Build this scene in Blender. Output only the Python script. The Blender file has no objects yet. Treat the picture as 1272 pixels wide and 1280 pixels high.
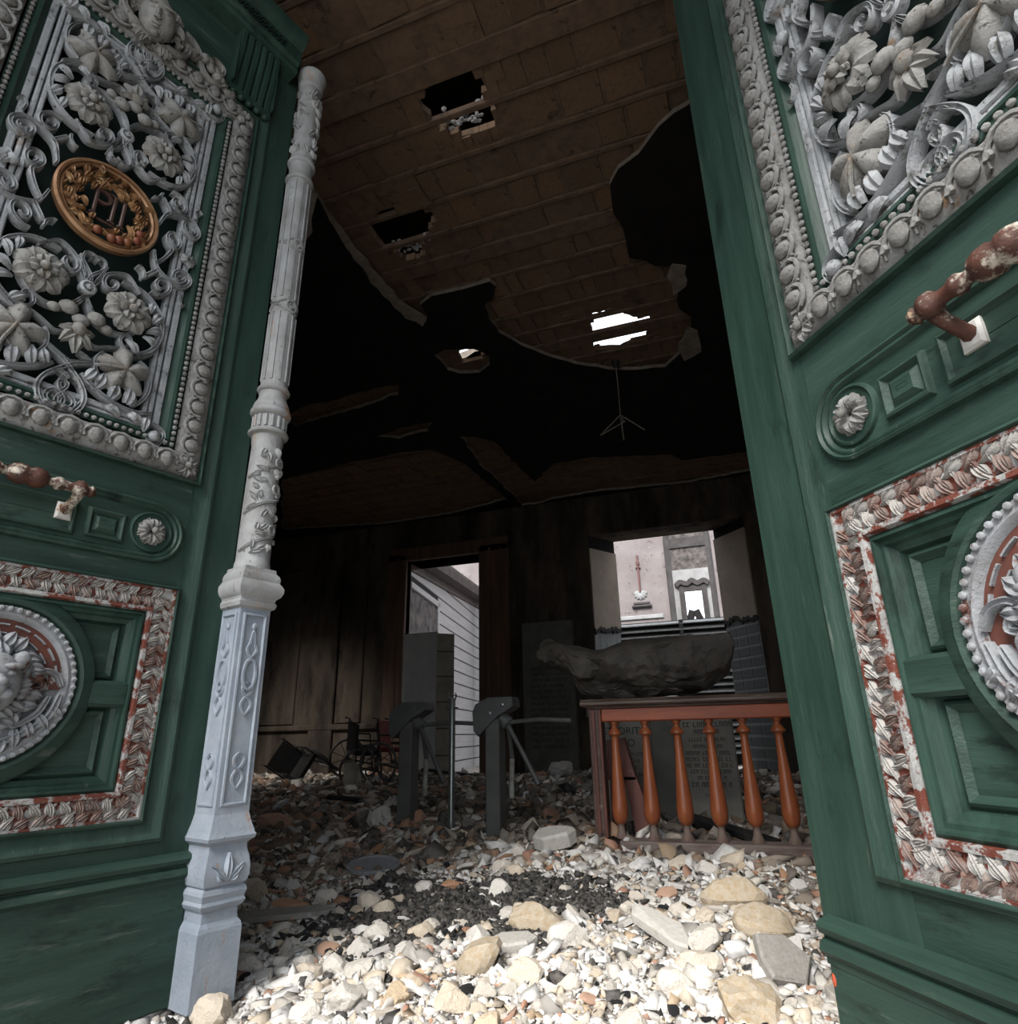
import bpy, bmesh, math, random
import numpy as np
from mathutils import Matrix, Vector, noise as mnoise
from mathutils.geometry import delaunay_2d_cdt
random.seed(7); rng = np.random.default_rng(7)
sc = bpy.context.scene
COL = sc.collection
PI = math.pi

# ------------------------------------------------------------------ camera
cam_d = bpy.data.cameras.new('camera'); cam = bpy.data.objects.new('camera', cam_d); COL.objects.link(cam)
cam_d.sensor_fit = 'HORIZONTAL'; cam_d.sensor_width = 36.0
cam_d.lens = 778.8 / 1272 * 36.0
cam_d.clip_start = 0.02; cam_d.clip_end = 500
CAM_R = [(0.942068, 0.131042, 0.308765), (0.334843, -0.31334, -0.88865), (-0.019702, 0.940556, -0.339066)]
cam.matrix_world = Matrix.Translation((0, 0, 0.8)) @ Matrix(CAM_R).to_4x4()
sc.camera = cam

# ------------------------------------------------------------------ sky and exposure
world = bpy.data.worlds.new('world'); sc.world = world
world.use_nodes = True
wn = world.node_tree.nodes; wl = world.node_tree.links
bg = wn['Background']
tc = wn.new('ShaderNodeTexCoord'); sep = wn.new('ShaderNodeSeparateXYZ')
mr = wn.new('ShaderNodeMapRange'); mr.inputs['From Min'].default_value = -0.05; mr.inputs['From Max'].default_value = 0.9
mixs = wn.new('ShaderNodeMix'); mixs.data_type = 'RGBA'
mixs.inputs['A'].default_value = (0.80, 0.87, 0.95, 1); mixs.inputs['B'].default_value = (1.0, 1.04, 1.10, 1)
wl.new(tc.outputs['Generated'], sep.inputs[0]); wl.new(sep.outputs['Z'], mr.inputs['Value'])
wl.new(mr.outputs[0], mixs.inputs['Factor']); wl.new(mixs.outputs['Result'], bg.inputs['Color'])
bg.inputs['Strength'].default_value = 0.8
# a veiled sun behind the photographer, softened by the overcast
sun_d = bpy.data.lights.new('sun', 'SUN'); sun_d.energy = 2.1; sun_d.angle = math.radians(28); sun_d.color = (1.0, 0.96, 0.9)
sun = bpy.data.objects.new('sun', sun_d); COL.objects.link(sun)
sun.rotation_euler = Vector((0.12, 0.75, -0.75)).to_track_quat('-Z', 'Y').to_euler()
sc.view_settings.view_transform = 'Standard'; sc.view_settings.look = 'None'
sc.view_settings.gamma = 1.0; sc.view_settings.use_curve_mapping = False
sc.view_settings.exposure = 1.85
sc.cycles.max_bounces = 8; sc.cycles.diffuse_bounces = 4

# ------------------------------------------------------------------ materials
def mat(name, c1, c2=None, scale=6.0, rough=0.7, stretch=(1, 1, 1), detail=6, lo=0.35, hi=0.65, bump=0.0, bscale=None,
        spots=None, rand=None, attr=None, metal=0.0, bstretch=None, spec=0.3):
    """colour = noise mix of c1/c2, then any number of spot layers (colour, scale, threshold, softness, stretch)."""
    m = bpy.data.materials.new(name); m.use_nodes = True
    N, K = m.node_tree.nodes, m.node_tree.links
    b = N['Principled BSDF']; b.inputs['Roughness'].default_value = rough; b.inputs['Metallic'].default_value = metal
    b.inputs['Specular IOR Level'].default_value = spec
    t = N.new('ShaderNodeTexCoord')
    def noisev(sc_, st, det=6, rgh=0.6):
        mp = N.new('ShaderNodeMapping'); mp.inputs['Scale'].default_value = st
        K.new(t.outputs['Object'], mp.inputs[0])
        n = N.new('ShaderNodeTexNoise'); n.inputs['Scale'].default_value = sc_; n.inputs['Detail'].default_value = det
        n.inputs['Roughness'].default_value = rgh
        K.new(mp.outputs[0], n.inputs['Vector'])
        return n.outputs['Fac']
    def rampf(v, a, c):
        r = N.new('ShaderNodeMapRange'); r.inputs['From Min'].default_value = a; r.inputs['From Max'].default_value = c
        K.new(v, r.inputs['Value']); return r.outputs[0]
    def mixc(f, A, B):
        x = N.new('ShaderNodeMix'); x.data_type = 'RGBA'
        if f is not None: K.new(f, x.inputs['Factor'])
        for s, v in (('A', A), ('B', B)):
            if isinstance(v, tuple): x.inputs[s].default_value = (*v, 1)
            else: K.new(v, x.inputs[s])
        return x.outputs['Result']
    cur = c1
    if attr:
        a = N.new('ShaderNodeVertexColor'); a.layer_name = attr
        cur = a.outputs['Color']
    if rand:
        oi = N.new('ShaderNodeObjectInfo'); cr = N.new('ShaderNodeValToRGB')
        cr.color_ramp.interpolation = 'LINEAR'
        e = cr.color_ramp.elements
        for i, (p, c) in enumerate(rand):
            el = e[i] if i < 2 else e.new(p)
            el.position = p; el.color = (*c, 1)
        K.new(oi.outputs['Random'], cr.inputs[0]); cur = cr.outputs[0]
    if c2 is not None:
        f = rampf(noisev(scale, stretch, detail), lo, hi)
        if attr or rand:
            dk = mixc(None, cur, c2); dk.node.inputs['Factor'].default_value = 0.5
            cur = mixc(f, cur, dk)
        else:
            cur = mixc(f, cur, c2)
    for (c, s, th, soft, st) in (spots or []):
        cur = mixc(rampf(noisev(s, st, 8, 0.7), th, th + soft), cur, c)
    if isinstance(cur, tuple): b.inputs['Base Color'].default_value = (*cur, 1)
    else: K.new(cur, b.inputs['Base Color'])
    if bump:
        bp = N.new('ShaderNodeBump'); bp.inputs['Strength'].default_value = bump; bp.inputs['Distance'].default_value = 0.01
        K.new(noisev(bscale or scale * 4, bstretch or stretch, 8, 0.7), bp.inputs['Height'])
        K.new(bp.outputs[0], b.inputs['Normal'])
    return m
one = (1, 1, 1)
M = {}
M['green'] = mat('green_paint', (0.01113, 0.02818, 0.02153), (0.02212, 0.04791, 0.03709), 3.0, 0.5, (4, 4, 0.6), bump=0.35, bscale=30, bstretch=(1, 1, .15),
                 spots=[((0.005165, 0.01265, 0.009741), 7, 0.56, 0.14, (1, 1, .5)), ((0.06951, 0.08615, 0.07575), 9, 0.62, 0.08, (5, 5, .35)), ((0.3387, 0.3512, 0.3345), 28, 0.735, 0.015, one)])
M['green_panel'] = mat('green_panel_paint', (0.01095, 0.02676, 0.02052), (0.02437, 0.05141, 0.04018), 3.0, 0.55, (.5, 4, 4), bump=0.55, bscale=34, bstretch=(.12, 1, 1),
                 spots=[((0.005131, 0.0122, 0.009707), 12, 0.55, 0.12, (.3, 1, 1)), ((0.06916, 0.08372, 0.07332), 8, 0.61, 0.08, (.4, 3, 3)), ((0.3387, 0.3512, 0.3345), 26, 0.73, 0.015, one)])
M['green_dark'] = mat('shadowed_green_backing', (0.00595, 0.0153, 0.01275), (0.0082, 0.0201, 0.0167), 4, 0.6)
M['whiteiron'] = mat('pale_grey_ironwork_paint', (0.21, 0.2205, 0.2345), (0.308, 0.3185, 0.3325), 9, 0.5, bump=0.7, bscale=60,
                 spots=[((0.084, 0.084, 0.0805), 20, 0.54, 0.10, one), ((0.182, 0.112, 0.063), 9, 0.62, 0.06, one), ((0.042, 0.035, 0.0315), 50, 0.60, 0.06, one)])
M['flower'] = mat('weathered_grey_flower_iron', (0.231, 0.231, 0.224), (0.14, 0.133, 0.1225), 14, 0.6, bump=0.8, bscale=55,
                 spots=[((0.196, 0.14, 0.0875), 10, 0.58, 0.09, one), ((0.0385, 0.035, 0.0315), 42, 0.57, 0.07, one)])
M['egg'] = mat('chalky_grey_moulding_paint', (0.238, 0.238, 0.2345), (0.14, 0.1365, 0.1295), 16, 0.6, bump=0.9, bscale=70,
                 spots=[((0.042, 0.0364, 0.0315), 40, 0.56, 0.07, one), ((0.182, 0.1085, 0.0595), 9, 0.63, 0.06, one)])
M['redwhite'] = mat('flaked_white_over_red_oxide', (0.3456, 0.3456, 0.3384), (0.2304, 0.2304, 0.2268), 14, 0.6, bump=0.7, bscale=100,
                 spots=[((0.1224, 0.0324, 0.02016), 24, 0.475, 0.05, one), ((0.0432, 0.0288, 0.0252), 60, 0.64, 0.04, one)])
M['redleaf'] = mat('carved_leaf_red_and_white', (0.4752, 0.468, 0.4464), (0.3024, 0.288, 0.2664), 18, 0.6, bump=0.6, bscale=100, rand=[(0, (0.3312, 0.324, 0.3096)), (0.5, (0.2592, 0.2448, 0.2304)), (0.66, (0.144, 0.0612, 0.0396)), (1, (0.0792, 0.0252, 0.01728))],
                 spots=[((0.108, 0.0324, 0.0216), 30, 0.60, 0.04, one)])
M['column'] = mat('grey_blue_column_paint', (0.1944, 0.2268, 0.2736), (0.2664, 0.2988, 0.342), 6, 0.5, bump=0.45, bscale=60,
                 spots=[((0.1224, 0.1152, 0.1152), 38, 0.64, 0.04, one), ((0.288, 0.1584, 0.0864), 7, 0.61, 0.07, (2, 2, .6)), ((0.072, 0.0576, 0.0504), 70, 0.68, 0.03, one)])
M['columntop'] = mat('white_column_paint', (0.3024, 0.3096, 0.3168), (0.2088, 0.2088, 0.2052), 9, 0.55, bump=0.5, bscale=60,
                 spots=[((0.1224, 0.108, 0.1008), 30, 0.62, 0.05, one), ((0.3456, 0.18, 0.0936), 5, 0.60, 0.08, (2, 2, .5)), ((0.072, 0.0576, 0.0504), 70, 0.67, 0.03, one)])
M['gold'] = mat('tarnished_gilding', (0.27, 0.15, 0.0675), (0.105, 0.04875, 0.02475), 20, 0.4, bump=0.4, bscale=80, metal=0.35, spots=[((0.5625, 0.435, 0.2475), 30, 0.58, 0.08, one), ((0.0375, 0.0225, 0.015), 40, 0.62, 0.06, one)])
M['goldring'] = mat('copper_gold_ring', (0.285, 0.165, 0.09), (0.15, 0.075, 0.0375), 14, 0.35, metal=0.35, bump=0.2, bscale=60)
M['redfruit'] = mat('dull_red_fruit_paint', (0.12, 0.02625, 0.0165), (0.135, 0.05625, 0.021), 14, 0.5)
M['brownletter'] = mat('dark_brown_letters', (0.0375, 0.01875, 0.015), (0.06, 0.03375, 0.02625), 20, 0.5)
M['rust'] = mat('rusty_handle_iron', (0.075, 0.02625, 0.0165), (0.04125, 0.0195, 0.015), 18, 0.55, bump=0.5, bscale=80,
                 spots=[((0.4125, 0.375, 0.315), 13, 0.55, 0.08, one), ((0.225, 0.1275, 0.06), 17, 0.62, 0.06, one)])
M['palebracket'] = mat('pale_chipped_bracket_paint', (0.45, 0.45, 0.435), (0.315, 0.3, 0.2775), 14, 0.6, spots=[((0.225, 0.1125, 0.0525), 20, 0.62, 0.05, one)])
M['medal'] = mat('medallion_white_over_red', (0.2592, 0.2736, 0.2952), (0.1728, 0.1728, 0.1764), 10, 0.55, bump=0.6, bscale=80,
                 spots=[((0.0864, 0.036, 0.0252), 12, 0.585, 0.05, one), ((0.072, 0.0576, 0.0504), 45, 0.64, 0.05, one)])
M['medalfield'] = mat('medallion_bare_red_field', (0.1125, 0.0375, 0.02625), (0.06, 0.02625, 0.021), 12, 0.6, spots=[((0.375, 0.375, 0.375), 9, 0.60, 0.04, one)])
M['redmark'] = mat('orange_red_paint_mark', (0.396, 0.072, 0.0288), (0.252, 0.0432, 0.0216), 30, 0.6)
# room
M['soot'] = mat('soot_black_plaster', (0.006, 0.0055, 0.005), (0.012, 0.010, 0.009), 4, 0.9, bump=0.5, bscale=18, spots=[((0.05, 0.042, 0.035), 30, 0.72, 0.03, one)], spec=0.1)
M['sootwall'] = mat('scorched_brown_wall', (0.03, 0.02475, 0.02025), (0.087, 0.069, 0.054), 1.6, 0.9, (1.5, 1.5, .4), bump=0.4, bscale=14, spec=0.1,
                 spots=[((0.009, 0.0075, 0.0075), 2.2, 0.50, 0.2, (1, 1, .3)), ((0.075, 0.063, 0.0525), 26, 0.70, 0.05, one)])
M['brick'] = mat('smoked_ceiling_brick', (0.124, 0.08, 0.0528), (0.076, 0.0512, 0.036), 7, 0.9, bump=0.8, bscale=26, rand=[(0, (0.1, 0.0664, 0.0448)), (0.5, (0.132, 0.0864, 0.056)), (1, (0.16, 0.1, 0.0608))],
                 spots=[((0.028, 0.0208, 0.0168), 3.5, 0.58, 0.12, one), ((0.048, 0.032, 0.024), 16, 0.62, 0.06, one)], spec=0.1)
M['joist'] = mat('smoked_joist_mortar', (0.12, 0.08, 0.056), (0.076, 0.0528, 0.0384), 9, 0.9, bump=0.5, bscale=24, spots=[((0.024, 0.0184, 0.016), 5, 0.58, 0.1, one)], spec=0.1)
M['plasteredge'] = mat('broken_plaster_edge', (0.20, 0.17, 0.14), (0.12, 0.10, 0.085), 12, 0.9, bump=0.5)
M['beige'] = mat('smoked_beige_reveal', (0.30, 0.24, 0.19), (0.23, 0.185, 0.15), 3, 0.85, bump=0.2)
M['greyreveal'] = mat('grey_lower_reveal', (0.17, 0.175, 0.17), (0.10, 0.105, 0.10), 4, 0.7, (3, 3, .3), spots=[((0.015, 0.014, 0.013), 4, 0.58, 0.08, (5, 5, .3))])
M['char'] = mat('charred_black', (0.010, 0.009, 0.009), (0.022, 0.020, 0.019), 12, 0.85, bump=0.7, bscale=40)
M['marble'] = mat('dulled_stone_plaque', (0.25, 0.235, 0.205), (0.17, 0.16, 0.14), 3, 0.6, spots=[((0.04, 0.036, 0.03), 3.5, 0.60, 0.12, one)])
M['darkplaque'] = mat('smoked_wall_plaque', (0.115, 0.110, 0.098), (0.07, 0.067, 0.060), 4, 0.5, spots=[((0.12, 0.11, 0.095), 7, 0.66, 0.06, one)])
M['letter'] = mat('incised_letter_black', (0.022, 0.022, 0.018))
M['letterteal'] = mat('incised_letter_teal', (0.02, 0.05, 0.04))
M['doorwood'] = mat('scorched_door_frame_wood', (0.11, 0.062, 0.042), (0.06, 0.038, 0.028), 3, 0.7, (3, 3, .3), bump=0.3, bscale=16)
M['wood'] = mat('varnished_red_brown_wood', (0.3305, 0.1021, 0.03888), (0.2138, 0.05832, 0.0243), 5, 0.32, (5, 5, .5), spec=0.5, bump=0.12, bscale=30,
                 spots=[((0.08748, 0.02916, 0.01555), 6, 0.62, 0.1, (3, 3, 1)), ((0.5346, 0.4082, 0.2916), 30, 0.72, 0.03, one)])
M['woodrail'] = mat('red_brown_rail_wood', (0.3456, 0.0864, 0.03456), (0.2304, 0.0553, 0.02534), 4, 0.4, (.5, 5, 5), bump=0.15, bscale=30, spots=[((0.1037, 0.03456, 0.02074), 6, 0.63, 0.1, (.5, 3, 3))])
M['woodtop'] = mat('dusty_dark_handrail', (0.06552, 0.03744, 0.02621), (0.1404, 0.103, 0.07956), 5, 0.4, (.6, 5, 5), spots=[((0.337, 0.2995, 0.2434), 4, 0.60, 0.1, (.7, 3, 3))])
M['newel'] = mat('dull_red_newel_wood', (0.17, 0.062, 0.046), (0.10, 0.042, 0.034), 5, 0.5, (4, 4, .6), spots=[((0.25, 0.20, 0.17), 12, 0.64, 0.08, one)])
M['ashwood'] = mat('ash_grey_base_wood', (0.20, 0.165, 0.15), (0.11, 0.075, 0.065), 6, 0.8, (.6, 4, 4), bump=0.4, bscale=30)
M['wooddark'] = mat('ashy_dark_wood', (0.06649, 0.03954, 0.03212), (0.118, 0.07419, 0.06139), 5, 0.6, (1, 4, 4), spots=[((0.246, 0.2191, 0.1921), 12, 0.62, 0.08, one)])
M['woodash'] = mat('ash_covered_foot_wood', (0.1872, 0.144, 0.1224), (0.1152, 0.072, 0.0576), 10, 0.7)
M['meteor'] = mat('black_meteorite_iron', (0.0675, 0.05805, 0.0486), (0.108, 0.0918, 0.0756), 3.5, 0.55, bump=1.0, bscale=14, spots=[((0.0243, 0.0216, 0.02025), 3, 0.54, 0.1, one)], spec=0.4)
M['steel'] = mat('brushed_steel_post', (0.2592, 0.2736, 0.2592), (0.1872, 0.1944, 0.1836), 12, 0.3, metal=0.7, spots=[((0.0864, 0.0792, 0.072), 20, 0.64, 0.05, one)])
M['tsteel'] = mat('smoked_turnstile_metal', (0.09, 0.0918, 0.09), (0.0576, 0.0576, 0.0576), 5, 0.5, bump=0.1, spec=0.4, spots=[((0.18, 0.162, 0.144), 30, 0.70, 0.03, one)])
M['tpost'] = mat('dark_grey_turnstile_post', (0.102, 0.1054, 0.0969), (0.0714, 0.0731, 0.068), 5, 0.5, spots=[((0.17, 0.1615, 0.1445), 30, 0.69, 0.04, one)])
M['armpale'] = mat('pale_chipped_arm', (0.34, 0.36, 0.31), (0.16, 0.15, 0.13), 9, 0.5, (1, 1, 1), spots=[((0.20, 0.11, 0.06), 10, 0.6, 0.05, one)])
M['board'] = mat('white_siding_board', (0.3834, 0.3691, 0.3691), (0.3001, 0.2894, 0.2894), 5, 0.7, (1, 1, 5), spots=[((0.2323, 0.218, 0.2109), 9, 0.66, 0.07, one)])
M['roofmetal'] = mat('dark_roof_edge', (0.06, 0.052, 0.05), (0.10, 0.085, 0.08), 5, 0.7, spots=[((0.30, 0.15, 0.12), 4, 0.62, 0.06, one)])
M['pink'] = mat('scorched_pink_plaster', (0.2067, 0.1864, 0.1835), (0.1498, 0.1266, 0.1266), 1.2, 0.9, bump=0.5, bscale=12, spots=[((0.09111, 0.07371, 0.07081), 5, 0.58, 0.08, one), ((0.2414, 0.2356, 0.2298), 1.2, 0.60, 0.06, one), ((0.05595, 0.0487, 0.04726), 14, 0.68, 0.04, one)])
M['ornament'] = mat('dark_red_iron_ornament', (0.13, 0.055, 0.05), (0.09, 0.05, 0.046), 9, 0.7)
M['pinkdark'] = mat('sooty_arch_stone', (0.04125, 0.0374, 0.0374), (0.066, 0.0605, 0.0605), 4, 0.9)
M['burntwall'] = mat('burnt_mottled_wall', (0.1342, 0.1184, 0.1132), (0.03689, 0.03426, 0.03426), 5, 0.9, bump=0.6, bscale=14)
M['whitewall'] = mat('bleached_white_plaster', (0.2979, 0.2979, 0.3032), (0.2234, 0.2234, 0.226), 3, 0.9, spots=[((0.1528, 0.137, 0.1318), 9, 0.64, 0.05, one)])
M['bluegrey'] = mat('blue_grey_distant_paint', (0.12, 0.26, 0.45), (0.2, 0.34, 0.5), 4, 0.7)
M['slat'] = mat('grey_louvre_slat', (0.3838, 0.3838, 0.3732), (0.2787, 0.2787, 0.2734), 8, 0.6)
M['partition'] = mat('grey_display_partition', (0.42, 0.42, 0.4095), (0.336, 0.336, 0.3255), 3, 0.7)
M['partside'] = mat('ochre_partition_side', (0.396, 0.36, 0.306), (0.288, 0.261, 0.216), 5, 0.7)
M['tile'] = mat('grey_glazed_tile', (0.11, 0.12, 0.12), (0.08, 0.088, 0.09), 4, 0.35, spots=[((0.015, 0.014, 0.013), 3, 0.60, 0.1, (4, 4, .3))])
M['grout'] = mat('pale_grout', (0.252, 0.258, 0.252))
M['rubber'] = mat('burnt_rubber', (0.018, 0.017, 0.017), (0.03, 0.028, 0.028), 10, 0.7)
M['rim'] = mat('burnt_wheel_rim', (0.10, 0.095, 0.09), (0.055, 0.05, 0.048), 10, 0.45)
M['redcloth'] = mat('dull_red_seat', (0.20, 0.035, 0.03), (0.10, 0.025, 0.022), 8, 0.8)
# rubble
M['ground'] = mat('ash_and_crushed_plaster', (0.364, 0.336, 0.301), (0.154, 0.14, 0.126), 20, 0.95, bump=1.0, bscale=60, spots=[((0.021, 0.0196, 0.0189), 26, 0.60, 0.05, one)])
M['chips'] = mat('rubble_chips', one, (0.30, 0.27, 0.24), 30, 0.92, attr='Col', bump=0.6, bscale=50, lo=0.42, hi=0.75)
WHITES = [(0, (0.60, 0.56, 0.50)), (0.25, (0.74, 0.71, 0.67)), (0.5, (0.64, 0.54, 0.42)), (0.72, (0.72, 0.69, 0.64)), (0.88, (0.56, 0.44, 0.30)), (1, (0.76, 0.75, 0.73))]
M['lump'] = mat('broken_limestone', one, (0.36, 0.29, 0.22), 9, 0.92, rand=WHITES, bump=1.0, bscale=9, lo=0.50, hi=0.9)
DARKS = [(0, (0.17, 0.14, 0.115)), (0.3, (0.36, 0.32, 0.28)), (0.55, (0.23, 0.15, 0.105)), (0.8, (0.48, 0.45, 0.41)), (1, (0.30, 0.20, 0.13))]
M['darklump'] = mat('smoked_debris', one, (0.06, 0.05, 0.04), 9, 0.92, rand=DARKS, bump=0.8, bscale=40)
M['flake'] = mat('plaster_flake_paint', one, (0.40, 0.36, 0.32), 9, 0.9, rand=[(0, (0.60, 0.59, 0.57)), (0.4, (0.70, 0.69, 0.67)), (0.6, (0.42, 0.40, 0.38)), (0.8, (0.55, 0.46, 0.36)), (1, (0.66, 0.65, 0.63))], bump=0.6, bscale=50)
M['tan'] = mat('tan_stone', (0.496, 0.376, 0.24), (0.592, 0.528, 0.432), 6, 0.92, bump=0.9, bscale=30, spots=[((0.336, 0.2, 0.088), 6, 0.60, 0.1, one)])
M['greystone'] = mat('grey_slab_stone', (0.2992, 0.2856, 0.2652), (0.2312, 0.2176, 0.1972), 9, 0.92, bump=0.6, bscale=40)
M['whitestone'] = mat('white_plaster_slab', (0.5472, 0.5328, 0.504), (0.4464, 0.4176, 0.3744), 7, 0.92, bump=0.6, bscale=40)
M['brickred'] = mat('orange_brick_shard', (0.42, 0.20, 0.11), (0.52, 0.34, 0.22), 8, 0.92, rand=[(0, (0.40, 0.19, 0.10)), (0.5, (0.50, 0.30, 0.20)), (1, (0.58, 0.38, 0.30))], bump=0.7, bscale=50)
M['coal'] = mat('charcoal', (0.012, 0.012, 0.013), (0.03, 0.03, 0.032), 18, 0.7, bump=0.8, bscale=60)
M['disc'] = mat('grey_metal_lid', (0.28, 0.29, 0.30), (0.2, 0.2, 0.21), 7, 0.5, spots=[((0.5, 0.48, 0.44), 18, 0.6, 0.08, one)])

# ------------------------------------------------------------------ mesh helpers
class MB:
    def __init__(s): s.v = []; s.f = []; s.T = None
    def add(s, vs, fs):
        o = len(s.v)
        if s.T is not None: vs = [tuple(s.T @ Vector(p)) for p in vs]
        s.v.extend(vs); s.f.extend([tuple(i + o for i in f) for f in fs]); return s
    def box(s, x0, x1, y0, y1, z0, z1):
        return s.add([(x, y, z) for z in (z0, z1) for y in (y0, y1) for x in (x0, x1)],
                     [(0, 2, 3, 1), (4, 5, 7, 6), (0, 1, 5, 4), (2, 6, 7, 3), (0, 4, 6, 2), (1, 3, 7, 5)])
    def bbox(s, x0, x1, y0, y1, z0, z1, b):
        """box with its front (-y) edges chamfered by b"""
        vs = [(x0, y1, z0), (x1, y1, z0), (x1, y1, z1), (x0, y1, z1), (x0, y0 + b, z0), (x1, y0 + b, z0), (x1, y0 + b, z1), (x0, y0 + b, z1),
              (x0 + b, y0, z0 + b), (x1 - b, y0, z0 + b), (x1 - b, y0, z1 - b), (x0 + b, y0, z1 - b)]
        fs = [(0, 3, 2, 1), (8, 9, 10, 11)]
        for i in range(4):
            j = (i + 1) % 4
            fs += [(i, j, 4 + j, 4 + i), (4 + i, 4 + j, 8 + j, 8 + i)]
        return s.add(vs, fs)
    def lathe(s, prof, n=20, axis='z', cx=0, cy=0, cz=0, sq=False, rot=0.0, caps=True):
        """prof: [(radius, height)]; sq -> square section of half-width radius"""
        vs = []; k = 4 if sq else n
        for r, h in prof:
            for i in range(k):
                a = 2 * PI * i / k + rot + (PI / 4 if sq else 0)
                rr = r * math.sqrt(2) if sq else r
                x, y = rr * math.cos(a), rr * math.sin(a)
                vs.append((cx + x, cy + y, cz + h) if axis == 'z' else ((cx + h, cy + x, cz + y) if axis == 'x' else (cx + x, cy + h, cz + y)))
        fs = [(j * k + i, j * k + (i + 1) % k, (j + 1) * k + (i + 1) % k, (j + 1) * k + i) for j in range(len(prof) - 1) for i in range(k)]
        if caps: fs += [tuple(range(k))[::-1], tuple((len(prof) - 1) * k + i for i in range(k))]
        return s.add(vs, fs)
    def sweep(s, path, prof, closed=False, scale=None):
        """path [(x,z)], prof [(offset along left normal, y)]"""
        n = len(path); vs = []
        for i, p in enumerate(path):
            a = path[i - 1] if (closed or i > 0) else None
            c = path[(i + 1) % n] if (closed or i < n - 1) else None
            def nrm(p, q):
                dx, dz = q[0] - p[0], q[1] - p[1]; l = math.hypot(dx, dz) or 1e-9
                return (-dz / l, dx / l)
            if a is None: m = nrm(p, c)
            elif c is None: m = nrm(a, p)
            else:
                n1, n2 = nrm(a, p), nrm(p, c); d = max(1 + n1[0] * n2[0] + n1[1] * n2[1], 0.3)
                m = ((n1[0] + n2[0]) / d, (n1[1] + n2[1]) / d)
            k = scale[i] if scale else 1.0
            for o, y in prof: vs.append((p[0] + m[0] * o * k, y, p[1] + m[1] * o * k))
        q = len(prof); fs = []
        for i in range(n if closed else n - 1):
            j = (i + 1) % n
            for t in range(q - 1): fs.append((i * q + t, i * q + t + 1, j * q + t + 1, j * q + t))
        if not closed: fs += [tuple(range(q)), tuple((n - 1) * q + t for t in range(q))[::-1]]
        return s.add(vs, fs)
    def tube(s, pts, r, n=8, caps=True):
        P = [Vector(p) for p in pts]; vs = []; up = Vector((0, 0, 1)); k = len(P)
        for i, p in enumerate(P):
            d = (P[min(i + 1, k - 1)] - P[max(i - 1, 0)]).normalized()
            u = up if abs(d.dot(up)) < 0.95 else Vector((0, 1, 0))
            a = d.cross(u).normalized(); b = d.cross(a)
            rr = r[i] if isinstance(r, (list, tuple)) else r
            for t in range(n):
                an = 2 * PI * t / n; vs.append(tuple(p + a * (rr * math.cos(an)) + b * (rr * math.sin(an))))
        fs = [(i * n + t, i * n + (t + 1) % n, (i + 1) * n + (t + 1) % n, (i + 1) * n + t) for i in range(k - 1) for t in range(n)]
        if caps: fs += [tuple(range(n))[::-1], tuple((k - 1) * n + t for t in range(n))]
        return s.add(vs, fs)
    def ell(s, c, r, nu=10, nv=6, fn=None):
        vs = []
        for j in range(nv + 1):
            th = PI * j / nv
            for i in range(nu):
                ph = 2 * PI * i / nu
                d = (math.sin(th) * math.cos(ph), math.sin(th) * math.sin(ph), math.cos(th))
                k = fn(d) if fn else 1.0
                vs.append(tuple(c[t] + d[t] * r[t] * k for t in range(3)))
        fs = [(j * nu + i, (j + 1) * nu + i, (j + 1) * nu + (i + 1) % nu, j * nu + (i + 1) % nu) for j in range(nv) for i in range(nu)]
        return s.add(vs, fs)
    def prism(s, poly, y0, y1, ax='y'):
        """closed polygon [(a,b)] extruded between y0 and y1 along ax"""
        f3 = {'y': lambda a, b, h: (a, h, b), 'z': lambda a, b, h: (a, b, h), 'x': lambda a, b, h: (h, a, b)}[ax]
        n = len(poly); vs = [f3(a, b, y0) for a, b in poly] + [f3(a, b, y1) for a, b in poly]
        return s.add(vs, [tuple(range(n)), tuple(range(2 * n - 1, n - 1, -1))] + [(i, i + n, (i + 1) % n + n, (i + 1) % n) for i in range(n)])
    def mesh(s, name, m, smooth=False):
        me = bpy.data.meshes.new(name); me.from_pydata(s.v, [], s.f); me.materials.append(m)
        b = bmesh.new(); b.from_mesh(me); bmesh.ops.recalc_face_normals(b, faces=b.faces); b.to_mesh(me); b.free()
        if smooth:
            me.polygons.foreach_set('use_smooth', [True] * len(me.polygons))
            try: me.set_sharp_from_angle(angle=math.radians(smooth if smooth is not True else 50))
            except Exception: pass
        return me
def put(name, me, parent=None, loc=(0, 0, 0), rot=(0, 0, 0), scale=(1, 1, 1), **props):
    o = bpy.data.objects.new(name, me); COL.objects.link(o); o.parent = parent
    o.location = loc; o.rotation_euler = rot; o.scale = scale
    for k, v in props.items(): o[k] = v
    return o
def obj(name, mb, m, parent=None, smooth=False, **kw): return put(name, mb.mesh(name, m, smooth), parent, **kw)
def thing(name, label, category, loc=(0, 0, 0), rot=(0, 0, 0), **props):
    o = put(name, None, None, loc, rot, label=label, category=category, **props); o.empty_display_size = 0.1; return o
def crom(P, k=4, closed=False):
    out = []; n = len(P)
    for i in range(n if closed else n - 1):
        g = (lambda j: P[j % n]) if closed else (lambda j: P[min(max(j, 0), n - 1)])
        a, b, c, d = g(i - 1), g(i), g(i + 1), g(i + 2)
        for t in range(k):
            u = t / k
            out.append(tuple(0.5 * ((2 * b[q]) + (-a[q] + c[q]) * u + (2 * a[q] - 5 * b[q] + 4 * c[q] - d[q]) * u * u + (-a[q] + 3 * b[q] - 3 * c[q] + d[q]) * u ** 3) for q in range(len(b))))
    if not closed: out.append(P[-1])
    return out
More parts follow.
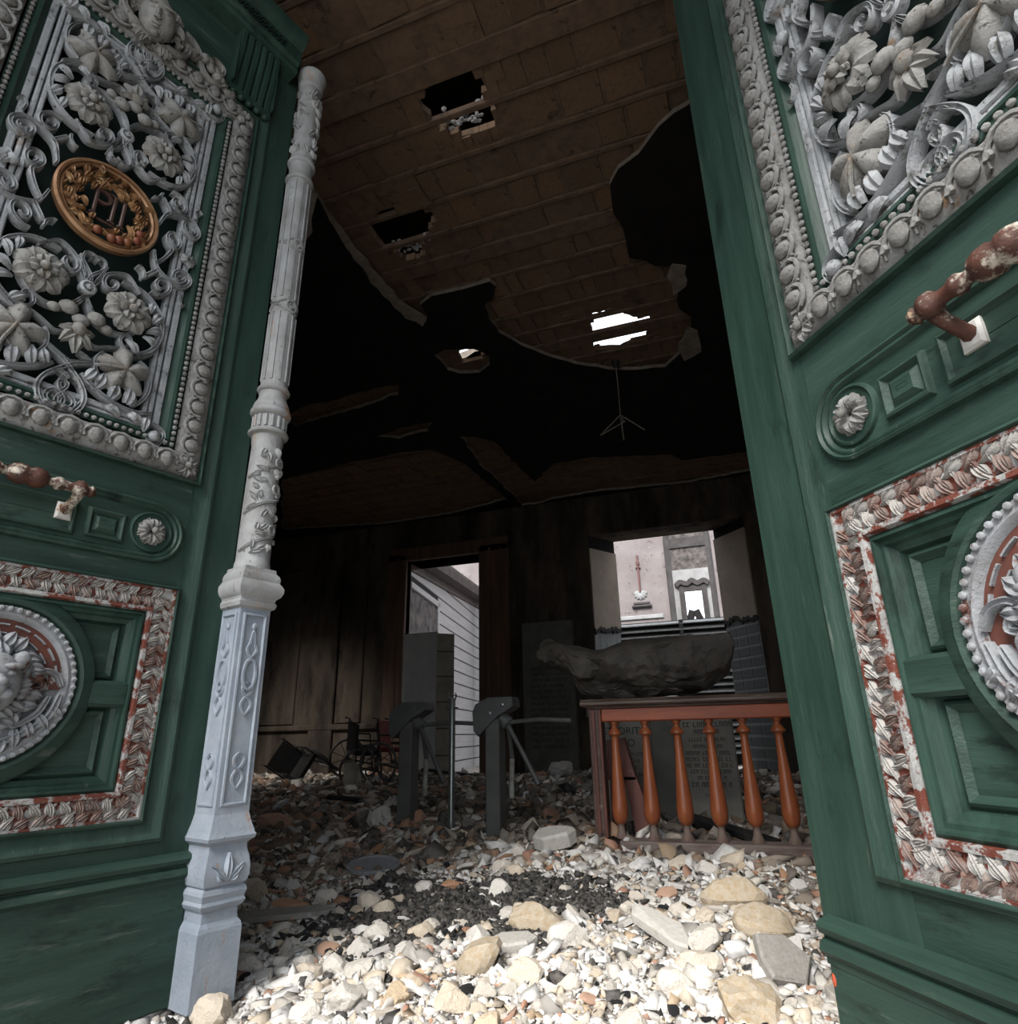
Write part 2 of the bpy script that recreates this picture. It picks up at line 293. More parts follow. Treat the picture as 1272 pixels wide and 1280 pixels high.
def rect(hx, hz, cx=0, cz=0): return [(cx - hx, cz - hz), (cx + hx, cz - hz), (cx + hx, cz + hz), (cx - hx, cz + hz)]
def circle(r, n=40, cx=0, cz=0): return [(cx + r * math.cos(2 * PI * i / n), cz + r * math.sin(2 * PI * i / n)) for i in range(n)]

# ================================================================== carved door leaves
# openwork curves of one quadrant: (towards the free edge, away from the panel centre), width
CURVES = [
('corner', [(0.249, 0.814), (0.304, 0.809), (0.344, 0.825), (0.355, 0.85), (0.341, 0.883), (0.314, 0.891), (0.299, 0.875), (0.305, 0.854), (0.321, 0.856)], 0.012),
('arch', [(0.297, 0.772), (0.245, 0.791), (0.185, 0.792), (0.125, 0.774), (0.081, 0.749), (0.043, 0.72)], 0.016),
('ivyring', [(0.093, 0.605), (0.078, 0.638), (0.08, 0.68), (0.106, 0.717), (0.141, 0.724), (0.178, 0.704), (0.185, 0.685)], 0.011),
('ivyringR', [(0.217, 0.58), (0.253, 0.607), (0.27, 0.666), (0.26, 0.722), (0.234, 0.767)], 0.012),
('hbar', [(-0.008, 0.696), (0.028, 0.681), (0.075, 0.657)], 0.012),
('hbarR', [(0.189, 0.581), (0.223, 0.558), (0.261, 0.522)], 0.01),
('circ', [(0.203, 0.553), (0.242, 0.525), (0.269, 0.475), (0.275, 0.416), (0.263, 0.358), (0.236, 0.318), (0.195, 0.287), (0.148, 0.277), (0.105, 0.281)], 0.016),
('topscroll', [(0.17, 0.299), (0.129, 0.257), (0.108, 0.249), (0.078, 0.263), (0.05, 0.289), (0.043, 0.322), (0.055, 0.342), (0.075, 0.339), (0.088, 0.317), (0.082, 0.3), (0.066, 0.303)], 0.014),
('flring', [(-0.002, 0.413), (0.029, 0.476), (0.087, 0.509), (0.145, 0.5), (0.192, 0.452), (0.203, 0.41)], 0.011),
('spirS', [(0.203, 0.553), (0.164, 0.556), (0.139, 0.531), (0.148, 0.5), (0.169, 0.5), (0.177, 0.526), (0.163, 0.54)], 0.01),
('sidebig', [(0.186, 0.067), (0.197, 0.113), (0.211, 0.142), (0.239, 0.161), (0.278, 0.176), (0.315, 0.171), (0.34, 0.143), (0.342, 0.114), (0.323, 0.096), (0.294, 0.099), (0.276, 0.124), (0.28, 0.148), (0.3, 0.154), (0.319, 0.133), (0.316, 0.116), (0.3, 0.119)], 0.014),
('sidesmall', [(0.207, 0.26), (0.237, 0.259), (0.263, 0.235), (0.271, 0.207), (0.261, 0.184), (0.239, 0.181), (0.221, 0.199), (0.219, 0.223), (0.235, 0.231), (0.248, 0.215)], 0.012),
('hook', [(0.32, 0.199), (0.315, 0.228), (0.328, 0.251), (0.343, 0.241)], 0.008),
('link', [(0.177, 0.203), (0.198, 0.173), (0.218, 0.145)], 0.016),
('linkhook', [(0.171, 0.221), (0.167, 0.195), (0.152, 0.179), (0.141, 0.179)], 0.01),
('beadstem', [(-0.008, 0.378), (0.001, 0.326), (0.031, 0.284), (0.045, 0.254)], 0.012),
('beadstem2', [(-0.047, 0.292), (-0.029, 0.331), (-0.013, 0.361)], 0.012),
('heart', [(-0.018, 0.339), (-0.037, 0.285), (-0.034, 0.242), (-0.009, 0.234), (0.013, 0.25)], 0.008),
('belowbead', [(-0.002, 0.409), (0.025, 0.457), (0.059, 0.496), (0.108, 0.508)], 0.013),
('diag', [(-0.103, 0.644), (-0.061, 0.671), (-0.019, 0.695), (0.008, 0.72), (0.035, 0.746), (0.057, 0.775), (0.069, 0.805), (0.069, 0.837), (0.058, 0.866), (0.042, 0.883)], 0.014),
('botspiral', [(0.062, 0.829), (0.049, 0.863), (0.027, 0.876), (0.002, 0.87), (-0.01, 0.848), (-0.001, 0.827), (0.019, 0.818), (0.037, 0.83), (0.042, 0.852), (0.026, 0.868), (0.011, 0.859), (0.012, 0.841), (0.025, 0.839)], 0.011),
('palm', [(-0.015, 0.823), (0.003, 0.808), (0.012, 0.786), (0.004, 0.772), (-0.011, 0.776), (-0.011, 0.79)], 0.009),
('palmtop', [(0.01, 0.759), (-0.006, 0.745), (-0.024, 0.74), (-0.039, 0.758)], 0.009),
('tulip', [(0.021, 0.644), (0.06, 0.66)], 0.008),
('budcurl', [(0.153, 0.558), (0.11, 0.574), (0.069, 0.596), (0.045, 0.591), (0.03, 0.576)], 0.01),
]
SIDETOP = [(0.197, -0.124), (0.221, -0.094), (0.24, -0.056), (0.249, -0.019), (0.231, 0.003), (0.223, 0.032), (0.237, 0.058), (0.262, 0.056), (0.276, 0.026), (0.268, -0.001), (0.25, 0.001), (0.238, 0.025), (0.249, 0.037)]
def ribbon(mb, pts, w, y0=0.012, h=0.022, taper=True):
    P = crom(pts, 4); n = len(P)
    prof = [(-w / 2, y0 + 0.012), (-w / 2, y0 - h * .75), (-w * .32, y0 - h), (-w * .10, y0 - h * .6), (w * .10, y0 - h * .6), (w * .32, y0 - h), (w / 2, y0 - h * .75), (w / 2, y0 + 0.012)]
    sc_ = [min(1.0, 0.55 + 4.0 * min(i, n - 1 - i) / n) if taper else 1.0 for i in range(n)]
    mb.sweep(P, prof, False, sc_)
def leaf_blade(mb, c, ang, ln, wd, y=0.0, h=0.016, curl=0.35):
    """an acanthus lobe: a domed tongue with a furrow down its middle, rooted at c"""
    ca, sa = math.cos(ang), math.sin(ang); rows = []
    K = 6
    for i in range(K + 1):
        t = i / K; w = wd * (0.45 + 0.9 * math.sin(PI * min(t * .9 + .08, 1)) ** .8) * (1 - 0.55 * t ** 3) * 0.6
        bend = curl * ln * t * t
        cy = y - h * (0.35 + math.sin(PI * min(1, t * 1.05)) * .7)
        for s_, dy in ((-1, .010), (-.45, -.004), (0, .003), (.45, -.004), (1, .010)):
            lx, lz = ln * t, s_ * w + bend
            rows.append((c[0] + lx * ca - lz * sa, cy + dy, c[1] + lx * sa + lz * ca))
    fs = [(i * 5 + j, i * 5 + j + 1, i * 5 + j + 6, i * 5 + j + 5) for i in range(K) for j in range(4)]
    mb.add(rows, fs)
def petal(mb, ang, r0, r1, wd, y0, lift, droop):
    ca, sa = math.cos(ang), math.sin(ang); K = 5; vs = []
    for i in range(K + 1):
        t = i / K; r = r0 + (r1 - r0) * t
        w = wd * (0.35 + 0.65 * math.sin(PI * (0.12 + 0.72 * t)))
        if t == 1: w *= .72
        y = y0 - lift * math.sin(PI * .62 * t) + droop * t ** 3
        for s_, dy in ((-1, .010), (-.5, -.003), (0, .004), (.5, -.003), (1, .010)):
            q = r - (0.008 if (abs(s_) == 1 and t > .9) else 0)
            vs.append((q * ca - s_ * w * sa, y + dy, q * sa + s_ * w * ca))
    mb.add(vs, [(i * 5 + j, i * 5 + j + 1, i * 5 + j + 6, i * 5 + j + 5) for i in range(K) for j in range(4)])
def flower_mesh():
    mb = MB()
    for k in range(7): petal(mb, 2 * PI * k / 7 + .3, .012, .088, .036, -.006, .026, .030)
    for k in range(4): petal(mb, 2 * PI * k / 4 + .6, .004, .046, .024, -.030, .020, .012)
    mb.ell((0, -.046, 0), (.017, .018, .017), 8, 6)
    return mb.mesh('flower', M['flower'], True)
def ivy_mesh():
    mb = MB(); n = 40; ring = []
    for i in range(n):
        a = 2 * PI * i / n; l = abs(math.cos(2.5 * (a - PI / 2)))
        ring.append((.052 + .040 * l) * (1.1 + .08 * math.cos(15 * a)))
    vs = [(0, -.034, 0)]
    for k, (q, y) in enumerate(((.38, -.038), (.72, -.028), (1, -.004))):
        for i in range(n):
            a = 2 * PI * i / n; groove = .015 * (1 - abs(math.cos(2.5 * (a - PI / 2)))) * (q > .3)
            vs.append((ring[i] * q * math.cos(a), y + groove, ring[i] * q * math.sin(a)))
    fs = [(0, 1 + i, 1 + (i + 1) % n) for i in range(n)]
    for k in range(2): fs += [(1 + k * n + i, 1 + (k + 1) * n + i, 1 + (k + 1) * n + (i + 1) % n, 1 + k * n + (i + 1) % n) for i in range(n)]
    mb.add(vs, fs)
    mb.tube([(0, -.036, 0), (.05, -.030, .045), (.075, -.022, .075)], .006, 6)
    return mb.mesh('ivy_leaf', M['flower'], True)
def fleur_mesh():
    mb = MB()
    for a, l, w in ((-PI / 2, .085, .034), (-PI / 2 - .75, .07, .03), (-PI / 2 + .75, .07, .03), (PI - .1, .055, .026), (.1, .055, .026)): leaf_blade(mb, (0, 0), a, l, w, -.004, .024, .1)
    mb.ell((0, -.026, .006), (.026, .018, .026), 8, 6); mb.ell((.0, -.02, .045), (.03, .018, .022), 8, 6)
    for sx in (-1, 1): mb.ell((sx * .045, -.022, .075), (.032, .02, .026), 8, 6); mb.ell((sx * .085, -.016, .055), (.022, .014, .018), 8, 6)
    return mb.mesh('bud_cluster', M['flower'], True)
def egg_mesh():
    mb = MB()
    mb.ell((0, -.012, 0), (.026, .018, .030), 8, 5)
    pts = [(.040 * math.cos(a), -.012, .036 * math.sin(a) + .004) for a in [PI * (-.15 + 1.3 * i / 8) for i in range(9)]]
    mb.tube(pts, .0065, 5)
    mb.tube([(-.047, -.006, -.03), (-.047, -.010, .03)], [.003, .005], 5)
    return mb.mesh('egg', M['egg'], True)
def carve_mesh():
    mb = MB()
    leaf_blade(mb, (-.024, -.036), 1.3, .085, .020, 0, .012, -.35)
    leaf_blade(mb, (-.006, -.034), .75, .050, .014, 0, .011, .35)
    leaf_blade(mb, (.0, .0), 2.3, .036, .012, 0, .010, -.3)
    return mb.mesh('carved_leaf', M['redleaf'], True)
def rosette_mesh():
    mb = MB()
    for k in range(8): petal(mb, 2 * PI * k / 8, .006, .050, .018, -.008, .022, .022)
    for k in range(8): petal(mb, 2 * PI * (k + .5) / 8, .006, .053, .016, -.002, .014, .012)
    mb.ell((0, -.034, 0), (.013, .012, .013), 8, 6)
    return mb.mesh('rosette', M['egg'], True)
def quad_meshes():
    """the openwork of a whole panel: one mesh per curve family and quadrant"""
    out = []
    for sx in (1, -1):
        for sz in (1, -1):
            for i, (nm, pts, w) in enumerate(CURVES):
                if nm in ('diag', 'botspiral', 'palm', 'palmtop', 'tulip', 'belowbead', 'beadstem2', 'heart') and sx < 0 and nm in ('tulip',): continue
                mb = MB(); ribbon(mb, [(sx * a, -sz * b) for a, b in pts], w * (1.5 if nm in ('botspiral', 'palm', 'palmtop') else 1.15), 0.012 - 0.0012 * (i % 4), 0.024 + .002 * (i % 3))
                out.append(('scroll', mb.mesh('scroll', M['whiteiron'], 40)))
            for (cx, cz, a, l, w) in ((.098, .752, -1.1, .055, .026), (.15, .775, -1.2, .06, .028), (.205, .775, -1.3, .062, .030), (.148, .800, .9, .045, .022), (.222, .800, .8, .05, .024),
                                      (.262, .35, 2.3, .05, .022), (.272, .42, 2.9, .05, .022), (.262, .49, -2.5, .045, .020), (.225, .315, 1.9, .04, .018), (.203, .553, -2.2, .05, .02), (.06, .735, -.9, .05, .024), (.285, .80, 1.9, .05, .022)):
                mb = MB(); ang = math.atan2(-sz * math.sin(a), sx * math.cos(a)); leaf_blade(mb, (sx * cx, -sz * cz), ang, l * 1.15, w * 1.1, -.004, .022, .25 * sx * sz)
                out.append(('acanthus_leaf', mb.mesh('acanthus_leaf', M['whiteiron'], True)))
            out.append(('scroll_ball', MB().ell((sx * .318, -.012, -sz * .862), (.022, .022, .022), 10, 8).mesh('scroll_ball', M['whiteiron'], True)))
        mb = MB(); ribbon(mb, [(sx * a, b) for a, b in SIDETOP], .015, .008, .026)
        mb.ell((sx * .305, -.014, -.03), (.022, .018, .022), 8, 6)
        for k in range(5): leaf_blade(mb, (sx * .312, -.03), (0 if sx > 0 else PI) + (k - 2) * .5, .036, .018, -.004, .018, 0)
        out.append(('side_palmette', mb.mesh('side_palmette', M['whiteiron'], True)))
    return out
def face_mesh():
    """woman's mask: an oval head with brow, nose, lips, chin"""
    def fn(d):
        x, y, z = d; k = 1.0
        if y < 0:
            k += .26 * math.exp(-((x / .11) ** 2 + ((z + .06) / .20) ** 2))            # nose
            k -= .11 * math.exp(-(((abs(x) - .28) / .14) ** 2 + ((z - .16) / .10) ** 2))  # eye sockets
            k += .05 * math.exp(-(((abs(x) - .27) / .09) ** 2 + ((z - .13) / .05) ** 2))  # lids
            k += .10 * math.exp(-((x / .2) ** 2 + ((z + .46) / .06) ** 2))               # lips
            k -= .09 * math.exp(-((x / .2) ** 2 + ((z + .37) / .03) ** 2))
            k -= .04 * math.exp(-((x / .16) ** 2 + ((z + .55) / .04) ** 2))
            k += .06 * math.exp(-((x / .16) ** 2 + ((z + .80) / .12) ** 2))
        return k
    mb = MB(); mb.ell((0, -.055, 0), (.070, .062, .092), 40, 34, fn)
    mb.ell((0, -.120, -.006), (.011, .018, .026), 8, 8); mb.ell((0, -.128, -.022), (.016, .013, .009), 8, 6)
    for s_ in (-1, 1):
        mb.ell((s_ * .027, -.103, .018), (.015, .010, .009), 10, 6); mb.ell((s_ * .029, -.109, .040), (.024, .009, .006), 10, 6)
    mb.ell((0, -.110, -.042), (.019, .010, .0055), 10, 6); mb.ell((0, -.108, -.053), (.015, .011, .006), 10, 6); mb.ell((0, -.096, -.077), (.020, .015, .014), 10, 6)
    return mb.mesh('face', M['flower'], True)
def build_leaf(root, fs, u0, zs, shared, both=True):
    xc = -fs * u0 * 1.0 if fs > 0 else u0
    X = lambda h: xc + fs * h
    cen = lambda z: (xc, 0, z)
    HH, HF = -.712, u0                     # hinge side, free side
    def xb(h0, h1): a, b = X(h0), X(h1); return (min(a, b), max(a, b))
    def P(name, mb, m, z=None, parent=root, **kw):
        return obj(name, mb, m, parent, loc=(cen(z) if z is not None else (0, 0, 0)), **kw)
    H = 4.45
    lfb, lft, plt, zm, zbar = zs['lfb'], zs['lft'], zs['plt'], zs['zm'], zs['zbar']
    # boards
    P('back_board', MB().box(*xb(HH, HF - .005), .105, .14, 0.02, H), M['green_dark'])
    for h0, h1 in ((HH, -.50), (.50, HF)): P('stile', MB().box(*xb(h0, h1), 0, .108, 0, H), M['green'])
    for z0, z1 in ((0, lfb + .012), (lft - .012, 1.785), (3.742, H)): P('rail', MB().box(*xb(-.50, .50), 0.001, .108, z0, z1), M['green_panel'])
    # raised frame ridge round the whole leaf
    mb = MB(); mb.sweep(rect(.575, (3.86 - .50) / 2, 0, 0), [(-.012, 0), (-.008, -.012), (.004, -.018), (.016, -.012), (.022, -.006), (.066, .0)], True)
    P('frame_ridge', mb, M['green'], (3.86 + .50) / 2, smooth=40)
    # plinth: panel and moulding
    a, b = xb(HH, HF - .02)
    P('kick_panel', MB().bbox(a, b, -.022, 0, 0.0, plt - .085, .006), M['green_panel'])
    prof = [(plt + .004, 0), (plt - .004, -.030), (plt - .016, -.040), (plt - .030, -.034), (plt - .036, -.022), (plt - .040, -.022), (plt - .048, -.036), (plt - .064, -.040), (plt - .074, -.030), (plt - .078, -.024), (plt - .092, -.024)]
    mb = MB()
    vs = [(x, y, z) for x in (a, b) for z, y in prof]; n = len(prof)
    mb.add(vs, [(i, i + 1, n + i + 1, n + i) for i in range(n - 1)]); P('plinth_moulding', mb, M['green_panel'], smooth=35)
    # ---------- upper panel with openwork
    zc = 2.764
    mb = MB(); mb.sweep(rect(.524, 1.005), [(0, .0), (.002, -.020), (.010, -.026), (.016, -.012), (.018, .004)], True)
    P('outer_moulding', mb, M['green'], zc, smooth=35)
    mb = MB(); mb.sweep(rect(.508, .99), [(0, 0), (.004, -.012), (.05, -.022), (.096, -.012), (.102, 0)], True)
    em = P('egg_moulding', mb, M['egg'], zc, smooth=60)
    for side in range(4):
        L_ = (2 * .457, 2 * .939)[side % 2]; nn = int(round(L_ / .0835)) - 1
        for i in range(nn):
            t = -L_ / 2 + L_ * (i + 1) / (nn + 1)
            x, z, r = [(t, -.939, 0), (.457, t, -PI / 2), (-t, .939, PI), (-.457, -t, PI / 2)][side]
            put('egg', shared['egg'], em, (x, -.014, z), (0, r, 0))
    for sx in (-1, 1):
        for sz in (-1, 1): put('corner_rosette', shared['corner'], em, (sx * .457, -.014, sz * .939), (0, 0, 0), (1, 1, 1))
    mb = MB(); hx, hz = .508 - .120, .99 - .120; q = .0245
    for (x0, z0, x1, z1) in ((-hx, -hz, hx, -hz), (-hx, hz, hx, hz), (-hx, -hz, -hx, hz), (hx, -hz, hx, hz)):
        n = int(math.hypot(x1 - x0, z1 - z0) / q)
        for i in range(n): mb.ell((x0 + (x1 - x0) * i / n, -.010, z0 + (z1 - z0) * i / n), (.0095, .009, .0095), 6, 4)
    P('bead_row', mb, M['egg'], zc, smooth=True, kind='stuff')
    mb = MB(); mb.sweep(rect(.508 - .108, .99 - .108), [(0, -.004), (.024, -.002), (.028, -.010), (.040, -.006), (.046, .006), (.060, .018), (.068, .022)], True)
    P('cove', mb, M['green'], zc, smooth=35)
    mb = MB(); mb.sweep(rect(.508 - .172, .99 - .172), [(0, .03), (0, .008), (.004, .003), (.020, .003), (.025, .010), (.025, .106)], True)
    P('pale_fillet', mb, M['whiteiron'], zc, smooth=35)
    # grille
    mb = MB()
    for sx in (-1, 1):
        for d in (-.010, .010): mb.sweep([(sx * .286 + d, -.80), (sx * .286 + d, .80)], [(-.0085, .034), (-.0085, .006), (-.004, .0), (.004, .0), (.0085, .006), (.0085, .034)])
    for sz in (-1, 1):
        for d in (-.008, .008): mb.sweep([(-.30, sz * .838 + d), (.30, sz * .838 + d)], [(-.007, .034), (-.007, .006), (-.003, .002), (.003, .002), (.007, .006), (.007, .034)])
    g = P('openwork_grille', mb, M['whiteiron'], zc, smooth=35)
    for nm, me in shared['scrolls']: put(nm, me, g)
    for sx in (-1, 1):
        for sz in (-1, 1):
            put('flower', shared['flower'], g, (sx * .145, -.010, sz * .402), (0, random.random() * 6, 0))
            put('ivy_leaf', shared['ivy'], g, (sx * .172, -.006, sz * .650), (0, (0 if sz > 0 else PI) + sx * .5, 0))
    for sz in (-1, 1):
        put('bud_cluster', shared['fleur'], g, (0, -.004, sz * .575), (0, 0 if sz < 0 else PI, 0))
        mb = MB(); mb.lathe([(.028, .012), (.028, -.016), (.020, -.022), (.017, -.014), (.011, -.012), (.009, -.024), (.0, -.026)], 16, 'y', caps=False)
        obj('button', mb, M['whiteiron'], g, smooth=40, loc=(0, 0, sz * .38))
    # gilt medallion
    mb = MB(); mb.sweep(circle(.184, 56), [(.0, .01), (-.003, -.018), (.004, -.028), (.012, -.026), (.014, -.016), (.018, -.016), (.022, -.024), (.028, -.018), (.029, .01)], True)
    ring = obj('gilt_ring', mb, M['goldring'], g, smooth=35)
    mb = MB()
    r2 = random.Random(3)
    for k in range(96):
        a = PI * 1.5 + (0.14 + 1.72 * (k + .5) / 96) * PI * (1 if k % 2 else 1)
        rr = .118 + r2.uniform(-.030, .034)
        leaf_blade(mb, (rr * math.cos(a), rr * math.sin(a)), a + PI / 2 + r2.uniform(-1.2, 1.2) + (PI if r2.random() < .5 else 0), r2.uniform(.026, .048), .016, -.004 - r2.random() * .014, .012, r2.uniform(-.3, .3))
    mb.tube([(.118 * math.cos(a), -.006, .118 * math.sin(a)) for a in [2 * PI * i / 40 for i in range(41)]], .010, 6)
    mb.tube([(-.05, -.010, -.15), (.0, -.016, -.11), (.06, -.012, -.155)], .006, 6); mb.tube([(.05, -.010, -.15), (.0, -.016, -.11), (-.06, -.012, -.155)], .006, 6)
    obj('wreath', mb, M['gold'], g, smooth=True, kind='stuff')
    mb = MB()
    for (x, z) in ((.115, -.085), (.085, -.115), (.12, -.05), (-.02, -.13), (.03, -.135), (.055, -.125)): mb.ell((x, -.022, z), (.018, .016, .018), 8, 6)
    obj('wreath_fruit', mb, M['redfruit'], g, smooth=True)
    mb = MB()
    def bar(x, w=.013, z0=-.060, z1=.060): mb.bbox(x - w / 2, x + w / 2, -.014, .0, z0, z1, .003)
    for x in (-.045, .018, .052): bar(x); bar(x, .026, -.064, -.056); bar(x, .026, .056, .064)
    mb.sweep(crom([(-.040, .054), (-.015, .054), (.0, .040), (.0, .018), (-.015, .004), (-.040, .004)], 4), [(-.005, 0), (-.005, -.014), (.005, -.014), (.005, 0)])
    mb.box(-.07, .08, -.004, .004, -.074, -.066); mb.box(-.07, .08, -.004, .004, .066, .074)
    obj('monogram', mb, M['brownletter'], g, label='dark brown letters P I I inside the gilt wreath', loc=(0, -.004, .0))
    # ---------- lock rail: capsule moulding, rosettes, fielded panels, pull handle
    zk = zs['zk']
    cap = [(.375 + .112 * math.cos(a), .112 * math.sin(a)) for a in [-PI / 2 + PI * i / 14 for i in range(15)]] + [(-.375 + .112 * math.cos(a), .112 * math.sin(a)) for a in [PI / 2 + PI * i / 14 for i in range(15)]]
    mb = MB(); mb.sweep(cap, [(-.004, .002), (0, -.014), (.007, -.018), (.013, -.010), (.016, -.012), (.022, -.012), (.028, -.004), (.032, .003)], True)
    P('capsule_moulding', mb, M['green'], zk, smooth=40)
    for sx in (-1, 1):
        mb = MB(); mb.sweep(circle(.072, 28, sx * .375), [(-.006, .002), (-.003, -.008), (.003, -.010), (.010, .001)], True)
        P('rosette_ring', mb, M['green'], zk, smooth=40)
        put('rosette', shared['rosette'], root, (xc + sx * .375, -.002, zk))
        mb = MB(); mb.sweep(rect(.058, .050, sx * .222), [(-.004, .001), (0, -.012), (.006, -.014), (.014, -.004), (.018, -.002), (.032, -.014), (.034, -.014), (.046, -.014)], True)
        mb.box(sx * .222 - .014, sx * .222 + .014, -.014, 0, -.006, .006)
        P('fielded_panel', mb, M['green_panel'], zk - .012, smooth=25)
        mb = MB(); mb.lathe([(.085, 0), (.085, -.006), (.0, -.006)], 24, 'y', caps=False); mb.T = None
        P('rosette_bed', MB().lathe([(.068, .0), (.066, -.003), (.0, -.003)], 24, 'y', cx=sx * .375, caps=False), M['green'], zk)
    mb = MB(); mb.sweep(rect(.125, .056), [(-.004, .001), (0, -.012), (.006, -.014), (.014, -.004), (.03, -.002), (.055, -.002)], True)
    P('fielded_panel', mb, M['green_panel'], zk - .012, smooth=25)
    hp = [(0, -.195), (.014, -.190), (.020, -.178), (.013, -.168), (.024, -.160), (.029, -.148), (.027, -.134), (.018, -.128), (.015, -.118), (.016, -.100), (.021, -.090), (.022, -.078), (.015, -.068), (.013, -.056), (.027, -.046), (.033, -.028), (.033, -.012), (.026, .0)]
    hp = hp + [(r, -h) for r, h in hp[::-1][1:]]
    hd = P('pull_handle', MB().lathe(hp, 16, 'x', cx=fs * zs['hoff'], cy=-.085, cz=.062, caps=False), M['rust'], zk, smooth=60)
    for sx in (-1, 1):
        mb = MB(); o_ = fs * zs['hoff']; mb.tube([(o_ + sx * .152, -.082, .060), (o_ + sx * .145, -.060, .030), (o_ + sx * .140, -.022, .008), (o_ + sx * .140, -.004, .004)], [.018, .015, .015, .022], 8); obj('bracket_arm', mb, M['rust'], hd, smooth=60)
        mb = MB(); mb.bbox(o_ + sx * .140 - .024, o_ + sx * .140 + .024, -.016, -.001, -.028, .030, .006); obj('bracket_plate', mb, M['palebracket'], hd)
    # ---------- lower panel
    hz = (lft - lfb) / 2; zl = (lft + lfb) / 2
    mb = MB(); mb.sweep(rect(.512, hz + .014), [(0, 0), (.002, -.016), (.010, -.022), (.015, -.008), (.016, .0)], True); P('outer_moulding', mb, M['green_panel'], zl, smooth=35)
    mb = MB(); mb.sweep(rect(.498, hz), [(0, 0), (.0, -.014), (.008, -.016), (.012, -.008), (.070, -.006), (.074, -.016), (.086, -.018), (.090, -.002), (.094, .02)], True)
    cf = P('carved_frame', mb, M['redwhite'], zl, smooth=35)
    for side in range(4):
        a_, b_ = .498 - .041, hz - .041
        L_ = (2 * a_, 2 * b_)[side % 2]; nn = int(round(L_ / .040))
        for i in range(nn):
            t = -L_ / 2 + L_ * (i + .5) / nn
            for row in (-1, 1):
                d_ = row * .0165; tt = t + row * .009
                x, z, r = [(tt, -b_ - d_, 0), (a_ + d_, tt, -PI / 2), (-tt, b_ + d_, PI), (-a_ - d_, -tt, PI / 2)][side]
                put('carved_leaf', shared['carve'], cf, (x, -.008, z), (0, r + (i % 2) * .35, 0), (.66 * row, .70, .55))
    mb = MB(); mb.sweep(rect(.498 - .088, hz - .088), [(0, .0), (.010, -.010), (.016, -.010), (.020, .004), (.030, .004), (.036, .016), (.050, .022), (.056, .040)], True)
    P('inner_moulding', mb, M['green'], zl, smooth=30)
    mb = MB(); mb.box(-.47, .47, .036, .108, -hz + .02, hz - .02); P('field_board', mb, M['green_panel'], zl)
    zz = zs['zmed']
    # four fielded corner boards stay proud of the field behind the ring
    for sx in (-1, 1):
        for (z0, z1) in ((lfb + .150, zbar - .052), (zbar + .052, lft - .150)):
            mb = MB(); mb.sweep(rect(.11, (z1 - z0) / 2, sx * .235, (z0 + z1) / 2), [(-.006, .036), (0, .026), (.006, .022), (.014, .030), (.02, .034)], True)
            P('corner_moulding', mb, M['green_panel'], smooth=25, z=0)
    for sx in (-1, 1):
        mb = MB(); mb.bbox(min(sx * .24, sx * .40), max(sx * .24, sx * .40), -.004, .04, -.042, .042, .010); P('cross_bar', mb, M['green_panel'], zbar)
    mb = MB(); mb.sweep(circle(.290, 48), [(-.003, .05), (0, .004), (.008, -.004), (.028, -.006), (.040, -.014), (.050, -.010), (.056, .002), (.066, .010), (.072, .02)], True)
    P('ring_moulding', mb, M['green_panel'], zz, smooth=40)
    # medallion with lion mask
    mb = MB(); mb.lathe([(.232, .04), (.232, -.004), (.226, -.014), (.214, -.012), (.205, -.016), (.196, -.010), (.188, .006), (.0, .012)], 48, 'y', caps=False)
    md = P('medallion', mb, M['medal'], zz, smooth=30)
    mb = MB()
    for k in range(58):
        a = 2 * PI * k / 58; mb.ell((.222 * math.cos(a), -.015, .222 * math.sin(a)), (.0088, .008, .0088), 6, 4)
    obj('bead_ring', mb, M['medal'], md, smooth=True, kind='stuff')
    mb = MB(); mb.sweep([(.17 * math.cos(a), .17 * math.sin(a)) for a in [-.05 + PI * 1.1 * i / 30 for i in range(31)]], [(-.026, .0), (-.022, -.002), (.018, -.002), (.022, .0)]); obj('bare_band', mb, M['medalfield'], md)
    mb = MB()
    for k in range(9):
        a = .25 + 2.64 * k / 8
        for r in (.150, .176): mb.sweep([(r * math.cos(a + d * .12), r * math.sin(a + d * .12)) for d in (-1, -.4, .4, 1)], [(-.003, .0), (-.002, -.010), (.002, -.010), (.003, .0)])
    for sx in (-1, 1):
        ribbon(mb, [(sx * .19, .0), (sx * .17, .035), (sx * .13, .045), (sx * .10, .02), (sx * .115, -.01), (sx * .14, -.005), (sx * .135, .015)], .016, -.004, .020)
        ribbon(mb, [(sx * .19, -.02), (sx * .17, -.09), (sx * .11, -.14), (sx * .05, -.165), (0, -.17)], .020, -.004, .022)
        ribbon(mb, [(sx * .16, -.03), (sx * .14, -.08), (sx * .09, -.115), (sx * .07, -.09), (sx * .095, -.075)], .016, -.006, .022)
        for k in range(5): leaf_blade(mb, (sx * (.17 - .025 * k), -.06 - .022 * k), (-.7 if sx > 0 else PI + .7) - sx * .25 * k, .055, .022, -.004, .02, 0)
    obj('relief_scroll', mb, M['medal'], md, smooth=40)
    mb = MB()
    def lion(d):
        x, y, z = d; k = 1.0
        if y < 0:
            k += .28 * math.exp(-((x / .22) ** 2 + ((z + .22) / .24) ** 2)); k += .10 * math.exp(-((x / .12) ** 2 + ((z - .1) / .3) ** 2))
            k -= .12 * math.exp(-(((abs(x) - .30) / .13) ** 2 + ((z - .18) / .09) ** 2)); k += .10 * math.exp(-(((abs(x) - .30) / .2) ** 2 + ((z - .40) / .10) ** 2))
            k -= .14 * math.exp(-((x / .28) ** 2 + ((z + .58) / .06) ** 2)); k -= .06 * math.exp(-((x / .03) ** 2 + ((z + .42) / .10) ** 2))
        return k
